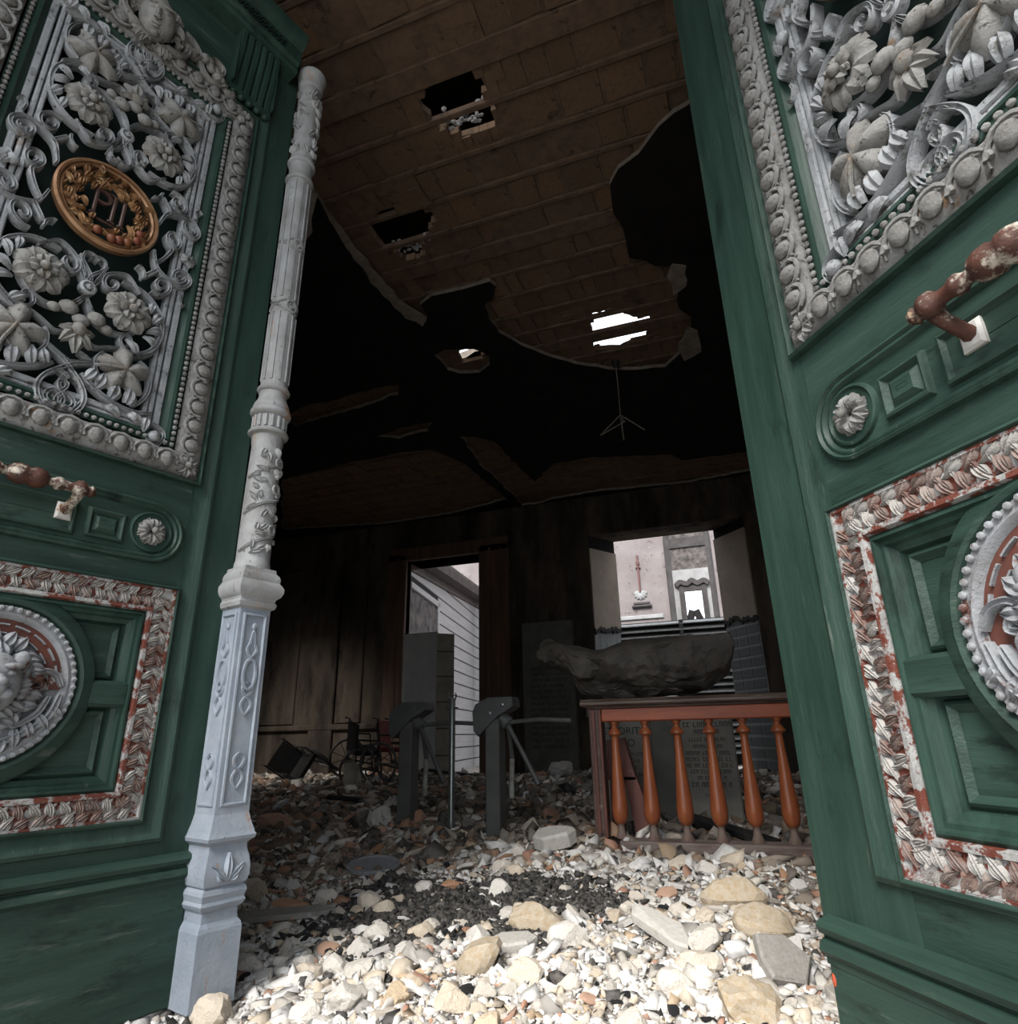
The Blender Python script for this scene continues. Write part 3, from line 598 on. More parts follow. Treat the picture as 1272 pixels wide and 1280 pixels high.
    mb.ell((0, -.035, .0), (.075, .060, .090), 30, 24, lion)
    mb.ell((0, -.100, -.012), (.026, .032, .036), 10, 8); mb.ell((0, -.128, .0), (.019, .012, .012), 8, 6); mb.ell((0, -.088, -.064), (.024, .022, .013), 8, 6)
    for s_ in (-1, 1):
        mb.ell((s_ * .033, -.083, .026), (.014, .012, .010), 8, 6); mb.ell((s_ * .034, -.092, .046), (.026, .014, .010), 8, 6); mb.ell((s_ * .024, -.102, -.032), (.022, .020, .016), 8, 6)
    for sx in (-1, 1): mb.ell((sx * .062, -.050, .070), (.022, .014, .026), 8, 6)
    obj('lion_face', mb, M['medal'], md, smooth=True)
    mb = MB(); r3 = random.Random(5)
    for k in range(40):
        a = 2 * PI * k / 20 + (.15 if k >= 20 else 0); r = .070 if k < 20 else .100
        leaf_blade(mb, (r * math.cos(a), r * math.sin(a) * 1.1), a + r3.uniform(-.5, .5), .050, .028, -.012 if k < 20 else -.002, .024, r3.uniform(-.5, .5))
    obj('mane', mb, M['medal'], md, smooth=True, kind='stuff')
    # ---------- crest above the upper panel
    if not both: return
    put('face', shared['face'], root, (xc, -.03, 3.79), (.45, 0, -.30 * fs))
    mb = MB()
    for k in range(26):
        a = PI * (.04 + .92 * k / 25); leaf_blade(mb, (.062 * math.cos(a), 3.875 + .088 * math.sin(a)), a + (.6 if k % 2 else -.6), .055, .026, -.035 - .012 * (k % 3), .026, .4 if k % 2 else -.4)
    P('hair', mb, M['flower'], smooth=True, z=-.09, kind='stuff')
    mb = MB()
    for k in range(15):
        a = PI + PI * k / 14; mb.ell((.078 * math.cos(a), -.050, 3.91 + .105 * math.sin(a)), (.0105,) * 3, 8, 6)
    P('necklace', mb, M['flower'], smooth=True, z=-.09, kind='stuff')
    mb = MB()
    for sx in (-1, 1):
        ribbon(mb, [(sx * .05, 3.79), (sx * .10, 3.80), (sx * .135, 3.84), (sx * .13, 3.885), (sx * .10, 3.885), (sx * .095, 3.86), (sx * .112, 3.855)], .022, -.03, .03)
        ribbon(mb, [(sx * .11, 3.97), (sx * .16, 3.95), (sx * .19, 3.91), (sx * .17, 3.885), (sx * .15, 3.91)], .020, -.02, .03)
        ribbon(mb, [(sx * .05, 3.775), (sx * .02, 3.765), (sx * .03, 3.79)], .016, -.03, .03)
        ribbon(mb, [(sx * .20, 3.90), (sx * .22, 3.85), (sx * .26, 3.83), (sx * .31, 3.85), (sx * .335, 3.885)], .022, -.012, .028)
        for k in range(7): mb.ell((sx * (.215 + .018 * k), -.040 + .004 * k, 3.915 - .008 * k + .012 * (k % 2)), (.026, .024, .024), 8, 6)
        ribbon(mb, [(sx * .23, 3.93), (sx * .26, 3.955), (sx * .30, 3.94), (sx * .30, 3.90), (sx * .27, 3.895)], .018, -.024, .028)
        for k in range(5): leaf_blade(mb, (sx * (.33 + .022 * k), 3.87 - .022 * k), (-.2 if sx > 0 else PI + .2) + (k % 2 - .5) * 1.6, .050, .026, -.008, .022, 0)
        for k in range(4): leaf_blade(mb, (sx * .03, 3.79), -PI / 2 + sx * (.2 + .4 * k), .06, .026, -.03, .02, 0)
    P('garland', mb, M['flower'], smooth=45, z=-.09)
    for sx in (-1, 1):
        mb = MB(); x0, x1 = sorted((sx * .345, sx * .565)); n = 6
        prf = [(4.20, -.070), (4.10, -.066), (4.00, -.052), (3.90, -.034), (3.84, -.026), (3.835, .0)]
        for i in range(n):
            a0 = x0 + (x1 - x0) * i / n; w = (x1 - x0) / n
            for j in range(len(prf) - 1):
                (z0, y0), (z1, y1) = prf[j], prf[j + 1]
                q = [(a0, y0 + .016), (a0 + w * .25, y0), (a0 + w * .75, y0), (a0 + w, y0 + .016)]; q2 = [(a0, y1 + .016), (a0 + w * .25, y1), (a0 + w * .75, y1), (a0 + w, y1 + .016)]
                vs = [(x, y, z0) for x, y in q] + [(x, y, z1) for x, y in q2]; mb.add(vs, [(k, k + 1, 5 + k, 4 + k) for k in range(3)])
        mb.box(x0, x1, -.03, .0, 3.80, 3.838); mb.box(x0 + .001, x0 + .004, -.06, 0, 3.84, 4.2); mb.box(x1 - .004, x1 - .001, -.06, 0, 3.84, 4.2)
        for k in range(5): mb.ell((x0 + (x1 - x0) * (k + .5) / 5, -.022, 3.795), (.018, .018, .014), 8, 6)
        P('fluted_console', mb, M['green'], z=0, smooth=30)
    a, b = xb(HH, HF)
    prof = [(4.18, 0), (4.185, -.080), (4.205, -.088), (4.215, -.080), (4.235, -.084), (4.25, -.10), (4.33, -.105), (4.345, -.125), (4.37, -.145), (4.40, -.150), (4.42, -.15), (4.44, .0)]
    n = len(prof); mb = MB(); mb.add([(x, y, z) for x in (a + .06, b - .06) for z, y in prof], [(i, i + 1, n + i + 1, n + i) for i in range(n - 1)] + [tuple(range(n)), tuple(range(n, 2 * n))[::-1]])
    P('cornice', mb, M['green'], smooth=30)
    mb = MB()
    for k in range(40): leaf_blade(mb, (-.54 + 1.10 * k / 40, 4.262), 1.0, .055, .018, -.100, .010, .2)
    P('cornice_leaf_band', mb, M['green_dark'], z=0, smooth=True, kind='stuff')

def shared_meshes():
    mb = MB()
    for k in range(8): petal(mb, 2 * PI * k / 8, .004, .046, .018, 0, .016, .014)
    mb.ell((0, -.018, 0), (.014, .012, .014), 8, 6)
    corner = mb.mesh('corner_rosette', M['egg'], True)
    return dict(egg=egg_mesh(), flower=flower_mesh(), ivy=ivy_mesh(), fleur=fleur_mesh(), carve=carve_mesh(), rosette=rosette_mesh(), scrolls=quad_meshes(), face=face_mesh(), corner=corner)
SH = shared_meshes()
LB = Vector((-1.868, 1.9463, 0)); LD = Vector((.28150, .95956, 0)); LN = Vector((.95956, -.28150, 0))
RB = Vector((.12146, 1.88533, 0)); RD = Vector((-.55266, .83340, 0))
leafL = thing('door_leaf', 'carved green door leaf with a pale column along its edge and a gilt monogram', 'door', LB, (0, 0, math.atan2(LD.y, LD.x)))
build_leaf(leafL, 1, .712, dict(lfb=.567, lft=1.335, plt=.446, zm=.97, zbar=.960, zk=1.535, zmed=.975, hoff=-.05), SH)
leafR = thing('door_leaf', 'carved green door leaf without a column, close beside the wooden balustrade', 'door', RB, (0, 0, math.atan2(-RD.y, -RD.x)))
build_leaf(leafR, -1, .787, dict(lfb=.508, lft=1.305, plt=.385, zm=.95, zbar=.900, zk=1.515, zmed=.965, hoff=-.085), SH)
mb = MB(); mb.ell((.030, -.014, .262), (.010, .012, .020), 8, 6); obj('paint_mark', mb, M['redmark'], leafR, smooth=True, label='orange-red paint blob on the green edge')

# pale column on the free edge of the left leaf
cx, cy = .046, -.060
def sqp(prof): return MB().lathe([(r, z) for r, z in prof], sq=True, cx=cx, cy=cy)
obj('column_block', sqp([(.078, 0), (.078, .205), (.078, .215), (.074, .228), (.065, .240), (.063, .275)]), M['column'], leafL)
obj('column_torus', sqp([(.066, .272), (.076, .282), (.080, .292), (.076, .302), (.078, .312), (.081, .322), (.078, .334), (.070, .342)]), M['column'], leafL, smooth=30)
obj('column_bulb', sqp([(.066, .338), (.078, .348), (.083, .368), (.083, .395), (.078, .425), (.070, .452), (.070, .470)]), M['column'], leafL, smooth=30)
obj('column_ledge', sqp([(.070, .468), (.087, .482), (.090, .493), (.085, .501), (.082, .512), (.076, .528), (.071, .545), (.066, .565)]), M['column'], leafL, smooth=30)
shaft = obj('column_pier', sqp([(.066, .562), (.064, 1.29)]), M['column'], leafL)
for side in range(2):      # recessed panel frame and relief on the two faces in view
    mb = MB(); hz_ = .34
    mb.sweep(rect(.050, hz_, 0, 0), [(0, .0), (.001, -.006), (.007, -.008), (.011, -.004), (.012, .0)], True)
    for z in (-.23, .02): ribbon(mb, [(.0, z - .055), (.020, z - .025), (.012, z), (-.012, z + .02), (-.020, z + .045), (0, z + .062), (.020, z + .045), (.012, z + .02), (-.012, z), (-.020, z - .025), (0, z - .055)], .009, 0, .008)
    mb.sweep([(.026 * math.cos(a), .11 + .055 * math.sin(a)) for a in [2 * PI * i / 24 for i in range(24)]], [(-.006, .0), (-.004, -.010), (.004, -.010), (.006, 0)], True)
    ribbon(mb, [(0, .17), (.020, .20), (.010, .225), (0, .27), (-.010, .225), (-.020, .20), (0, .17)], .009, 0, .008); mb.ell((0, -.004, .29), (.010, .007, .014), 6, 5)
    p = obj('panel_relief', mb, M['column'], shaft, smooth=45, loc=((cx, cy - .0645, .93) if side == 0 else (cx - .0645, cy, .93)), rot=((0, 0, 0) if side == 0 else (0, 0, -PI / 2)))
mb = MB(); leaf_blade(mb, (0, -.04), PI / 2, .085, .022, 0, .012, 0)
for s_ in (-1, 1): leaf_blade(mb, (s_ * .01, -.04), PI / 2 + s_ * -.5, .065, .020, 0, .010, s_ * -.3); leaf_blade(mb, (s_ * .012, -.04), PI / 2 + s_ * -1.1, .04, .018, 0, .010, s_ * .3)
obj('palmette', mb, M['column'], shaft, smooth=True, loc=(cx, cy - .079, .40))
obj('column_cap', MB().lathe([(.064, 1.288), (.076, 1.296), (.080, 1.312), (.074, 1.322), (.076, 1.332), (.090, 1.345), (.096, 1.362), (.096, 1.378), (.088, 1.392), (.082, 1.400), (.084, 1.412), (.080, 1.428), (.070, 1.440), (.068, 1.455)], sq=True, cx=cx, cy=cy), M['columntop'], leafL, smooth=30)
rd = lambda prof, n=20: MB().lathe(prof, n, cx=cx, cy=cy)
drum = obj('column_drum', rd([(.070, 1.452), (.070, 1.475), (.066, 1.49), (.066, 1.75), (.062, 2.0), (.066, 2.02), (.066, 2.05)]), M['columntop'], leafL, smooth=40)
obj('column_collar', rd([(.064, 2.048), (.082, 2.056), (.085, 2.064), (.080, 2.074), (.070, 2.078)]), M['columntop'], leafL, smooth=40)
mb = rd([(.066, 2.074), (.066, 2.145)])
for k in range(16):
    a = 2 * PI * k / 16; mb.tube([(cx + .068 * math.cos(a), cy + .068 * math.sin(a), 2.082), (cx + .068 * math.cos(a), cy + .068 * math.sin(a), 2.138)], .007, 6)
obj('fluted_neck', mb, M['columntop'], leafL, smooth=40)
obj('column_collar', rd([(.066, 2.142), (.083, 2.152), (.087, 2.163), (.084, 2.174), (.074, 2.180), (.078, 2.192), (.072, 2.21), (.064, 2.225)]), M['columntop'], leafL, smooth=40)
up = obj('column_shaft', rd([(.064, 2.222), (.059, 2.245), (.058, 3.50), (.058, 4.18)], 16), M['columntop'], leafL, smooth=25)
for z in (2.28, 3.515, 3.63): obj('column_band', rd([(.058, z - .014), (.068, z - .008), (.071, z), (.068, z + .008), (.058, z + .014)]), M['columntop'], leafL, smooth=40)
obj('column_capital', rd([(.058, 4.17), (.066, 4.185), (.066, 4.20), (.072, 4.235), (.078, 4.27), (.074, 4.285), (.0, 4.29)]), M['columntop'], leafL, smooth=40)
# raised foliage, ribbons and roundels wound on the round shaft
def wrap(fn, base_r, name, par, z0, m=M['columntop']):
    mb = MB(); fn(mb)
    mb.v = [(cx + (base_r - y) * math.sin(x / base_r), cy - (base_r - y) * math.cos(x / base_r), z0 + z) for x, y, z in mb.v]
    obj(name, mb, m, par, smooth=45, kind='stuff')
r4 = random.Random(11)
def vine(mb):
    for k in range(34):
        z = .03 + .47 * k / 34; x = -.06 + .12 * r4.random()
        leaf_blade(mb, (x, z), r4.uniform(0, 2 * PI), r4.uniform(.03, .055), .018, .003, .010, r4.uniform(-.4, .4))
    for k in range(3): ribbon(mb, [(-.10, .02 + .16 * k), (-.02, .07 + .16 * k), (.05, .10 + .16 * k), (.12, .17 + .16 * k)], .010, 0, .008)
    for z in (.12, .30, .42): mb.sweep([(.03 + .020 * math.cos(a), z + .020 * math.sin(a)) for a in [2 * PI * i / 14 for i in range(14)]], [(-.004, 0), (-.003, -.009), (.003, -.009), (.004, 0)], True)
wrap(vine, .066, 'foliage_relief', drum, 1.50)
def roundel(mb):
    mb.sweep([(.026 * math.cos(a), .030 * math.sin(a)) for a in [2 * PI * i / 18 for i in range(18)]], [(-.005, .002), (-.004, -.008), (.004, -.008), (.005, .002)], True)
    ribbon(mb, [(-.012, .0), (0, .012), (.012, 0), (0, -.010), (-.006, 0)], .008, 0, .008)
    for s_ in (-1, 1): ribbon(mb, [(s_ * .026, -.03), (s_ * .07, .0), (s_ * .12, -.02)], .010, .002, .008, False); ribbon(mb, [(s_ * .026, .03), (s_ * .07, .01), (s_ * .12, .03)], .008, .002, .008, False)
for z in (2.72, 3.08): wrap(roundel, .058, 'roundel', up, z)
def fl(mb):
    for k in range(12):
        x = -.18 + .36 * k / 11; mb.sweep([(x, .0), (x, .36)], [(-.006, .002), (-.004, -.005), (.004, -.005), (.006, .002)])
for z in (2.32, 2.765, 3.125): wrap(fl, .058, 'reeding', up, z)
def lv(mb):
    for k in range(60): leaf_blade(mb, (-.15 + .3 * r4.random(), .02 + .48 * r4.random()), r4.uniform(.6, 2.4), .05, .02, .002, .010, r4.uniform(-.3, .3))
wrap(lv, .058, 'foliage_relief', up, 3.65)

# ================================================================== the hall
ZC = 5.075
def jag(poly, step=.14, amp=.03, seed=1):
    r = random.Random(seed); out = []; n = len(poly)
    for i in range(n):
        a, b = poly[i], poly[(i + 1) % n]; L = math.hypot(b[0] - a[0], b[1] - a[1]); k = max(1, int(L / step))
        for j in range(k):
            t = j / k; e = amp if (j or True) else 0
            out.append((a[0] + (b[0] - a[0]) * t + r.uniform(-e, e), a[1] + (b[1] - a[1]) * t + r.uniform(-e, e)))
    return out
def inside(p, poly):
    c = False; n = len(poly); x, y = p
    for i in range(n):
        (x0, y0), (x1, y1) = poly[i], poly[i - 1]
        if (y0 > y) != (y1 > y) and x < (x1 - x0) * (y - y0) / (y1 - y0) + x0: c = not c
    return c
def sheet_with_holes(outer, holes, z0, z1):
    """a slab z0..z1 with holes; returns (slab, rims)"""
    V, E = [], []
    for poly in [outer] + holes:
        o = len(V); V += [Vector(p) for p in poly]; E += [(o + i, o + (i + 1) % len(poly)) for i in range(len(poly))]
    v, e, f, *_ = delaunay_2d_cdt(V, E, [], 0, 1e-5)
    keep = []
    for t in f:
        c = (sum(v[i].x for i in t) / len(t), sum(v[i].y for i in t) / len(t))
        if not any(inside(c, h) for h in holes): keep.append(tuple(t))
    mb = MB(); n = len(v)
    mb.add([(p.x, p.y, z0) for p in v] + [(p.x, p.y, z1) for p in v], keep + [tuple(i + n for i in t[::-1]) for t in keep])
    rim = MB()
    for h in holes:
        k = len(h); rim.add([(p[0], p[1], z0 - .001) for p in h] + [(p[0], p[1], z1) for p in h], [(i, (i + 1) % k, k + (i + 1) % k, k + i) for i in range(k)])
    return mb, rim
HA = [(-2.79, 3.16), (-2.77, 3.3), (-2.84, 3.76), (-2.84, 4.32), (-2.8, 4.72), (-2.79, 4.98), (-2.7, 5.08), (-2.61, 4.96), (-2.6, 4.8), (-2.44, 4.75), (-2.12, 4.74), (-1.82, 4.75), (-1.76, 4.81), (-1.83, 4.96), (-1.97, 5.04), (-2.01, 5.19), (-1.99, 5.55), (-1.86, 5.88), (-1.58, 6.25), (-1.34, 6.49), (-1.0, 6.74), (-0.63, 6.9), (-0.34, 6.94), (-0.12, 6.69), (0.03, 6.7), (0.03, 6.25), (0.04, 6.03), (-0.05, 5.85), (-0.05, 5.54), (-0.07, 5.25), (-0.04, 5.15), (-0.12, 5.17), (-0.23, 5.13), (-0.31, 4.99), (-0.38, 4.96), (-0.43, 4.89), (-0.41, 4.68), (-0.45, 4.51), (-0.48, 4.16), (-0.43, 4.01), (-0.34, 3.89), (-0.17, 3.79), (0.0, 3.63), (0.22, 3.5), (0.47, 3.42), (0.9, 3.2), (0.95, 1.4), (-1.94, 1.3), (-2.5, 1.9), (-2.74, 2.6)]
HB = [(-3.44, 7.74), (-3.19, 7.92), (-3.03, 8.11), (-3.0, 8.85), (-2.93, 9.87), (-2.43, 9.25), (-1.75, 9.25), (-0.51, 9.62), (-0.41, 9.93), (0.91, 10.0), (1.6, 10.2), (1.6, 10.9), (0.93, 10.8), (-0.36, 10.97), (-2.08, 10.77), (-2.89, 10.85), (-3.14, 10.97), (-3.53, 10.97), (-3.51, 10.31), (-3.55, 8.8)]
HC = [(-5.53, 6.29), (-5.05, 6.14), (-4.55, 6.15), (-3.9, 6.08), (-3.58, 6.14), (-3.71, 6.31), (-4.5, 6.46), (-5.04, 6.49), (-5.5, 6.56)]
HD = [(-6.99, 8.13), (-6.14, 8.03), (-5.46, 7.95), (-4.56, 7.92), (-4.04, 8.01), (-3.79, 8.7), (-3.73, 9.71), (-3.68, 10.51), (-5.08, 10.86), (-6.58, 10.89), (-8.12, 10.53), (-8.77, 10.37)]
HE = [(-2.86, 5.71), (-2.71, 5.65), (-2.41, 5.73), (-2.27, 5.95), (-2.32, 6.13), (-2.5, 6.21), (-2.76, 6.18), (-2.85, 6.03)]
HF_ = [(-4.61, 7.27), (-4.15, 7.18), (-3.64, 7.19), (-3.81, 7.4), (-4.31, 7.47)]
G1 = [(-1.52, 2.63), (-1.45, 2.59), (-1.28, 2.63), (-1.19, 2.71), (-1.18, 2.81), (-1.17, 2.93), (-1.15, 3.0), (-1.21, 3.11), (-1.31, 3.13), (-1.46, 3.09), (-1.53, 3.03), (-1.55, 2.95), (-1.58, 2.81), (-1.51, 2.74)]
G2 = [(-2.56, 3.71), (-2.42, 3.6), (-2.26, 3.6), (-2.06, 3.68), (-2.05, 3.8), (-2.13, 3.92), (-2.23, 3.99), (-2.28, 4.13), (-2.45, 4.1), (-2.54, 3.95), (-2.57, 3.86)]
G3 = [(-0.93, 5.73), (-0.8, 5.72), (-0.68, 5.78), (-0.57, 5.9), (-0.43, 5.95), (-0.45, 6.16), (-0.53, 6.26), (-0.65, 6.28), (-0.78, 6.33), (-1.02, 6.26)]
G4 = [(-2.64, 5.8), (-2.5, 5.71), (-2.34, 5.83), (-2.39, 6.02), (-2.56, 6.11), (-2.67, 5.99)]
grow = lambda P, k: [((x - sum(a for a, _ in P) / len(P)) * k + sum(a for a, _ in P) / len(P), (y - sum(b for _, b in P) / len(P)) * k + sum(b for _, b in P) / len(P)) for x, y in P]
mv = lambda P, k, d: [(x, y + d) for x, y in grow(P, k)]
G1, G2, G3, G4 = mv(G1, 1.22, .07), mv(G2, 1.22, .10), mv(G3, 1.25, .06), mv(G4, 1.0, .04)
bare = [jag(h, .12, .022, i) for i, h in enumerate((HA, HB, HC, HD, HE, HF_))]
gaps = [G1, G2, G3, G4]
added_openings = [jag([(-9.4, 2.6), (-7.8, 2.8), (-7.7, 7.2), (-9.3, 7.4)], .25, .06, 91), jag([(1.6, 4.6), (3.3, 4.5), (3.4, 8.2), (1.8, 8.4)], .25, .06, 92)]   # unseen ceiling openings added to let daylight into the back hall
slab, rim = sheet_with_holes([(-10, .3), (4, .3), (4, 11.3), (-10, 11.3)], bare + added_openings, ZC, ZC + .045)
ceil = obj('ceiling', slab, M['soot'], kind='structure')
obj('plaster_edge', rim, M['plasteredge'], ceil)
# hanging tongues of plaster along the big break
tongues = [[(-2.78, 3.3), (-2.78, 3.9), (-2.78, 4.3), (-2.74, 4.7), (-2.62, 5.02), (-2.72, 5.12), (-2.84, 4.95), (-2.89, 4.3), (-2.85, 3.7)], [(-.05, 5.12), (.06, 5.2), (.04, 5.5), (-.08, 5.6), (-.12, 5.3)], [(-.02, 6.2), (.12, 6.3), (.10, 6.75), (-.10, 6.86), (-.15, 6.6)]]
for i, t in enumerate(tongues): obj('plaster_tongue', MB().prism(jag(t, .1, .018, 20 + i), ZC - .022, ZC - .002, 'z'), M['plasteredge'], ceil)
# joists and the brick between them
rows = [1.0]
while rows[-1] < 11.2: rows.append(rows[-1] + (.335 if len(rows) % 5 else .37))
nb = 0
brick_me = []
for k in range(8):
    r = random.Random(k); mb = MB(); q = [(-.5 + r.uniform(0, .05), -.5 + r.uniform(0, .06)), (.5 - r.uniform(0, .05), -.5 + r.uniform(0, .06)), (.5 - r.uniform(0, .05), .5 - r.uniform(0, .06)), (-.5 + r.uniform(0, .05), .5 - r.uniform(0, .06))]
    mb.add([(x * .96, y * .97, .0 + r.uniform(-.006, .006)) for x, y in q] + [(x, y, .012) for x, y in q] + [(x, y, .07) for x, y in q], [(0, 1, 2, 3)] + [(i, (i + 1) % 4, 4 + (i + 1) % 4, 4 + i) for i in range(4)] + [(4 + i, 4 + (i + 1) % 4, 8 + (i + 1) % 4, 8 + i) for i in range(4)])
    brick_me.append(mb.mesh('brick', M['brick']))
far = MB(); crumbs = MB(); rb_ = random.Random(77)
for i in range(len(rows) - 1):
    y0, y1 = rows[i] + .022, rows[i + 1] - .022; wide = (i % 5 == 4)
    if wide: y1 = rows[i + 1] - .10
    cut = [(-9.9, 3.9)] if not (2.6 < rows[i + 1] < 8.4) else [(-7.7 if rows[i + 1] < 7.3 else -9.9, 1.7 if rows[i + 1] > 4.5 else 3.9)]
    for xa, xb_ in cut: obj('joist', MB().bbox(xa, xb_, 0, .05, -(.022 if not wide else .07), (.022 if not wide else .10), .006), M['joist'], ceil, loc=(0, rows[i + 1], ZC + (.048 if not wide else .046)), rot=(PI / 2, 0, 0))
    x = -9.5 + rb_.uniform(0, .2)
    while x < 2.0:
        w = rb_.uniform(.13, .34); c = (x + w / 2, (y0 + y1) / 2); z = ZC + .058 + rb_.uniform(-.006, .022)
        if any(inside(c, h) for h in added_openings): x += w; continue
        near = [g for g in gaps if any(inside((x + w * a, y0 + (y1 - y0) * b), grow(g, 1.15)) for a in (0, .25, .5, .75, 1) for b in (0, .25, .5, .75, 1))]
        if near:
            s_ = .055
            for a in range(max(1, int(w / s_))):
                for b in range(max(1, int((y1 - y0) / s_))):
                    px, py = x + (a + .5) * w / max(1, int(w / s_)), y0 + (b + .5) * (y1 - y0) / max(1, int((y1 - y0) / s_))
                    if any(inside((px + rb_.uniform(-.02, .02), py + rb_.uniform(-.02, .02)), g) for g in near): continue
                    h = s_ * .62; crumbs.box(px - h, px + h, py - h, py + h, z + rb_.uniform(-.008, .008), z + .07)
        elif any(inside((x + w * a, y0 + (y1 - y0) * b), HA) for a in (0, .5, 1) for b in (0, .5, 1)) and nb < 290:
            put('brick', brick_me[rb_.randrange(8)], ceil, (c[0], c[1], z), (0, 0, 0), (w - .012, (y1 - y0), 1)); nb += 1
        else: far.box(x, x + w - .012, y0, y1, z, z + .07)
        x += w
bed, brim = sheet_with_holes([(-9.9, .6), (3.9, .6), (3.9, 11.2), (-9.9, 11.2)], [jag(grow(g, 1.02), .05, .018, 60 + i) for i, g in enumerate(gaps)] + added_openings, ZC + .074, ZC + .13)
obj('mortar_bed', bed, M['joist'], ceil); obj('mortar_edge', brim, M['joist'], ceil)
obj('brick_field', far, M['brick'], ceil, kind='stuff')
obj('broken_brick_rim', crumbs, M['brick'], ceil, kind='stuff')
# pale lips of broken plaster on the far side of the gaps
lip = random.Random(9)
for g, n in ((G1, 44), (G2, 44), (G4, 18)):
    cxg, cyg = sum(a for a, _ in g) / len(g), sum(b for _, b in g) / len(g)
    mb = MB()
    for k in range(n):
        a = PI * (.15 + .7 * k / n); rr = lip.uniform(.16, .24)
        x, y = cxg + rr * math.cos(a) * 1.0, cyg + rr * math.sin(a) * 1.0
        mb.ell((x, y, ZC + .09 + lip.uniform(-.02, .05)), (lip.uniform(.012, .03), lip.uniform(.008, .018), lip.uniform(.010, .022)), 5, 3)
    obj('pale_lip', mb, M['whitewall'], ceil, kind='stuff')
# roof over the attic; some openings are added out of sight to admit light
roofholes = [jag(h, .2, .05, 30 + i) for i, h in enumerate(([(-1.6, 7.0), (-.2, 7.0), (-.1, 8.8), (-1.7, 8.8)], [(-1.9, 2.0), (-1.0, 2.0), (-1.0, 2.9), (-1.9, 2.9)], [(-3.2, 3.3), (-2.6, 3.3), (-2.6, 4.6), (-3.2, 4.6)], [(-3.6, 6.9), (-3.0, 6.9), (-2.9, 7.4), (-3.5, 7.6)], [(-9.8, 2.2), (-7.4, 2.3), (-7.3, 7.6), (-9.7, 7.8)], [(1.2, 4.2), (3.7, 4.1), (3.8, 8.6), (1.4, 8.8)]))]  # last two invented to pour daylight through the added ceiling openings
rs, rr_ = sheet_with_holes([(-10.3, .1), (4.3, .1), (4.3, 11.9), (-10.3, 11.9)], roofholes, 6.3, 6.42)
for f_ in (rs, rr_): pass
roof = obj('roof', rs, M['soot'], kind='structure'); obj('roof_edge', rr_, M['plasteredge'], roof)
# walls
WL = obj('wall_left', MB().box(-10.3, -10, .55, 11.9, -.1, 6.3), M['sootwall'], kind='structure')
WR = obj('wall_right', MB().box(4, 4.3, .55, 11.9, -.1, 6.3), M['sootwall'], kind='structure')
mb = MB(); mb.box(-10.3, -2.33, -.75, .55, -.1, 7.5); mb.box(1.02, 4.3, -.75, .55, -.1, 7.5); mb.box(-2.33, 1.02, -.75, .55, 4.62, 7.5); WF = obj('wall_front', mb, M['sootwall'], kind='structure')  # depth carried outward, out of view, to shade the upper leaves
mb = MB()
mb.box(-10, -6.45, 11, 11.6, -.1, 6.3); mb.box(-6.45, -6.04, 11, 11.14, -.1, 6.3); mb.box(-6.45, -6.04, 11.14, 11.6, 4.6, 6.3); mb.box(-4.45, -2.27, 11, 11.6, -.1, 6.3); mb.box(.47, 4, 11, 11.6, -.1, 6.3)
mb.box(-6.04, -4.45, 11, 11.6, 4.21, 6.3); mb.box(-2.27, .47, 11, 11.6, 4.35, 6.3)
WB = obj('wall_back', mb, M['sootwall'], kind='structure')
for i, (x0, x1, y0, z0, z1) in enumerate(((-8.1, -7.55, 10.93, .0, 5.0), (-7.5, -6.95, 10.95, 1.1, 4.4), (-9.6, -8.5, 10.96, 1.1, 4.3), (-9.9, -6.55, 10.92, .98, 1.09), (-3.75, -3.70, 10.95, .2, 5.0), (.75, 1.15, 10.93, .0, 5.0))):
    obj('wall_panel', MB().bbox(x0, x1, y0, 11.01, z0, z1, .02), M['sootwall'], WB)
# left doorway with its scorched frame
dr = put('door_1', None, kind='structure', loc=(-5.25, 11, 0))
for x0, x1 in ((-.79 - .42, -.79), (.80, 1.42)): obj('door_jamb', MB().bbox(x0, x1, -.08, .16 if x0 < 0 else .62, 0, 4.36, .02), M['doorwood'], dr)
for x0, x1 in ((-.79 - .22, -.79 - .14), (1.0, 1.06), (1.22, 1.26)): obj('jamb_bead', MB().bbox(x0, x1, -.10, -.07, 0, 4.3, .01), M['doorwood'], dr)
obj('door_head', MB().bbox(-1.21, 1.42, -.08, .62, 4.21, 4.5, .02), M['doorwood'], dr)
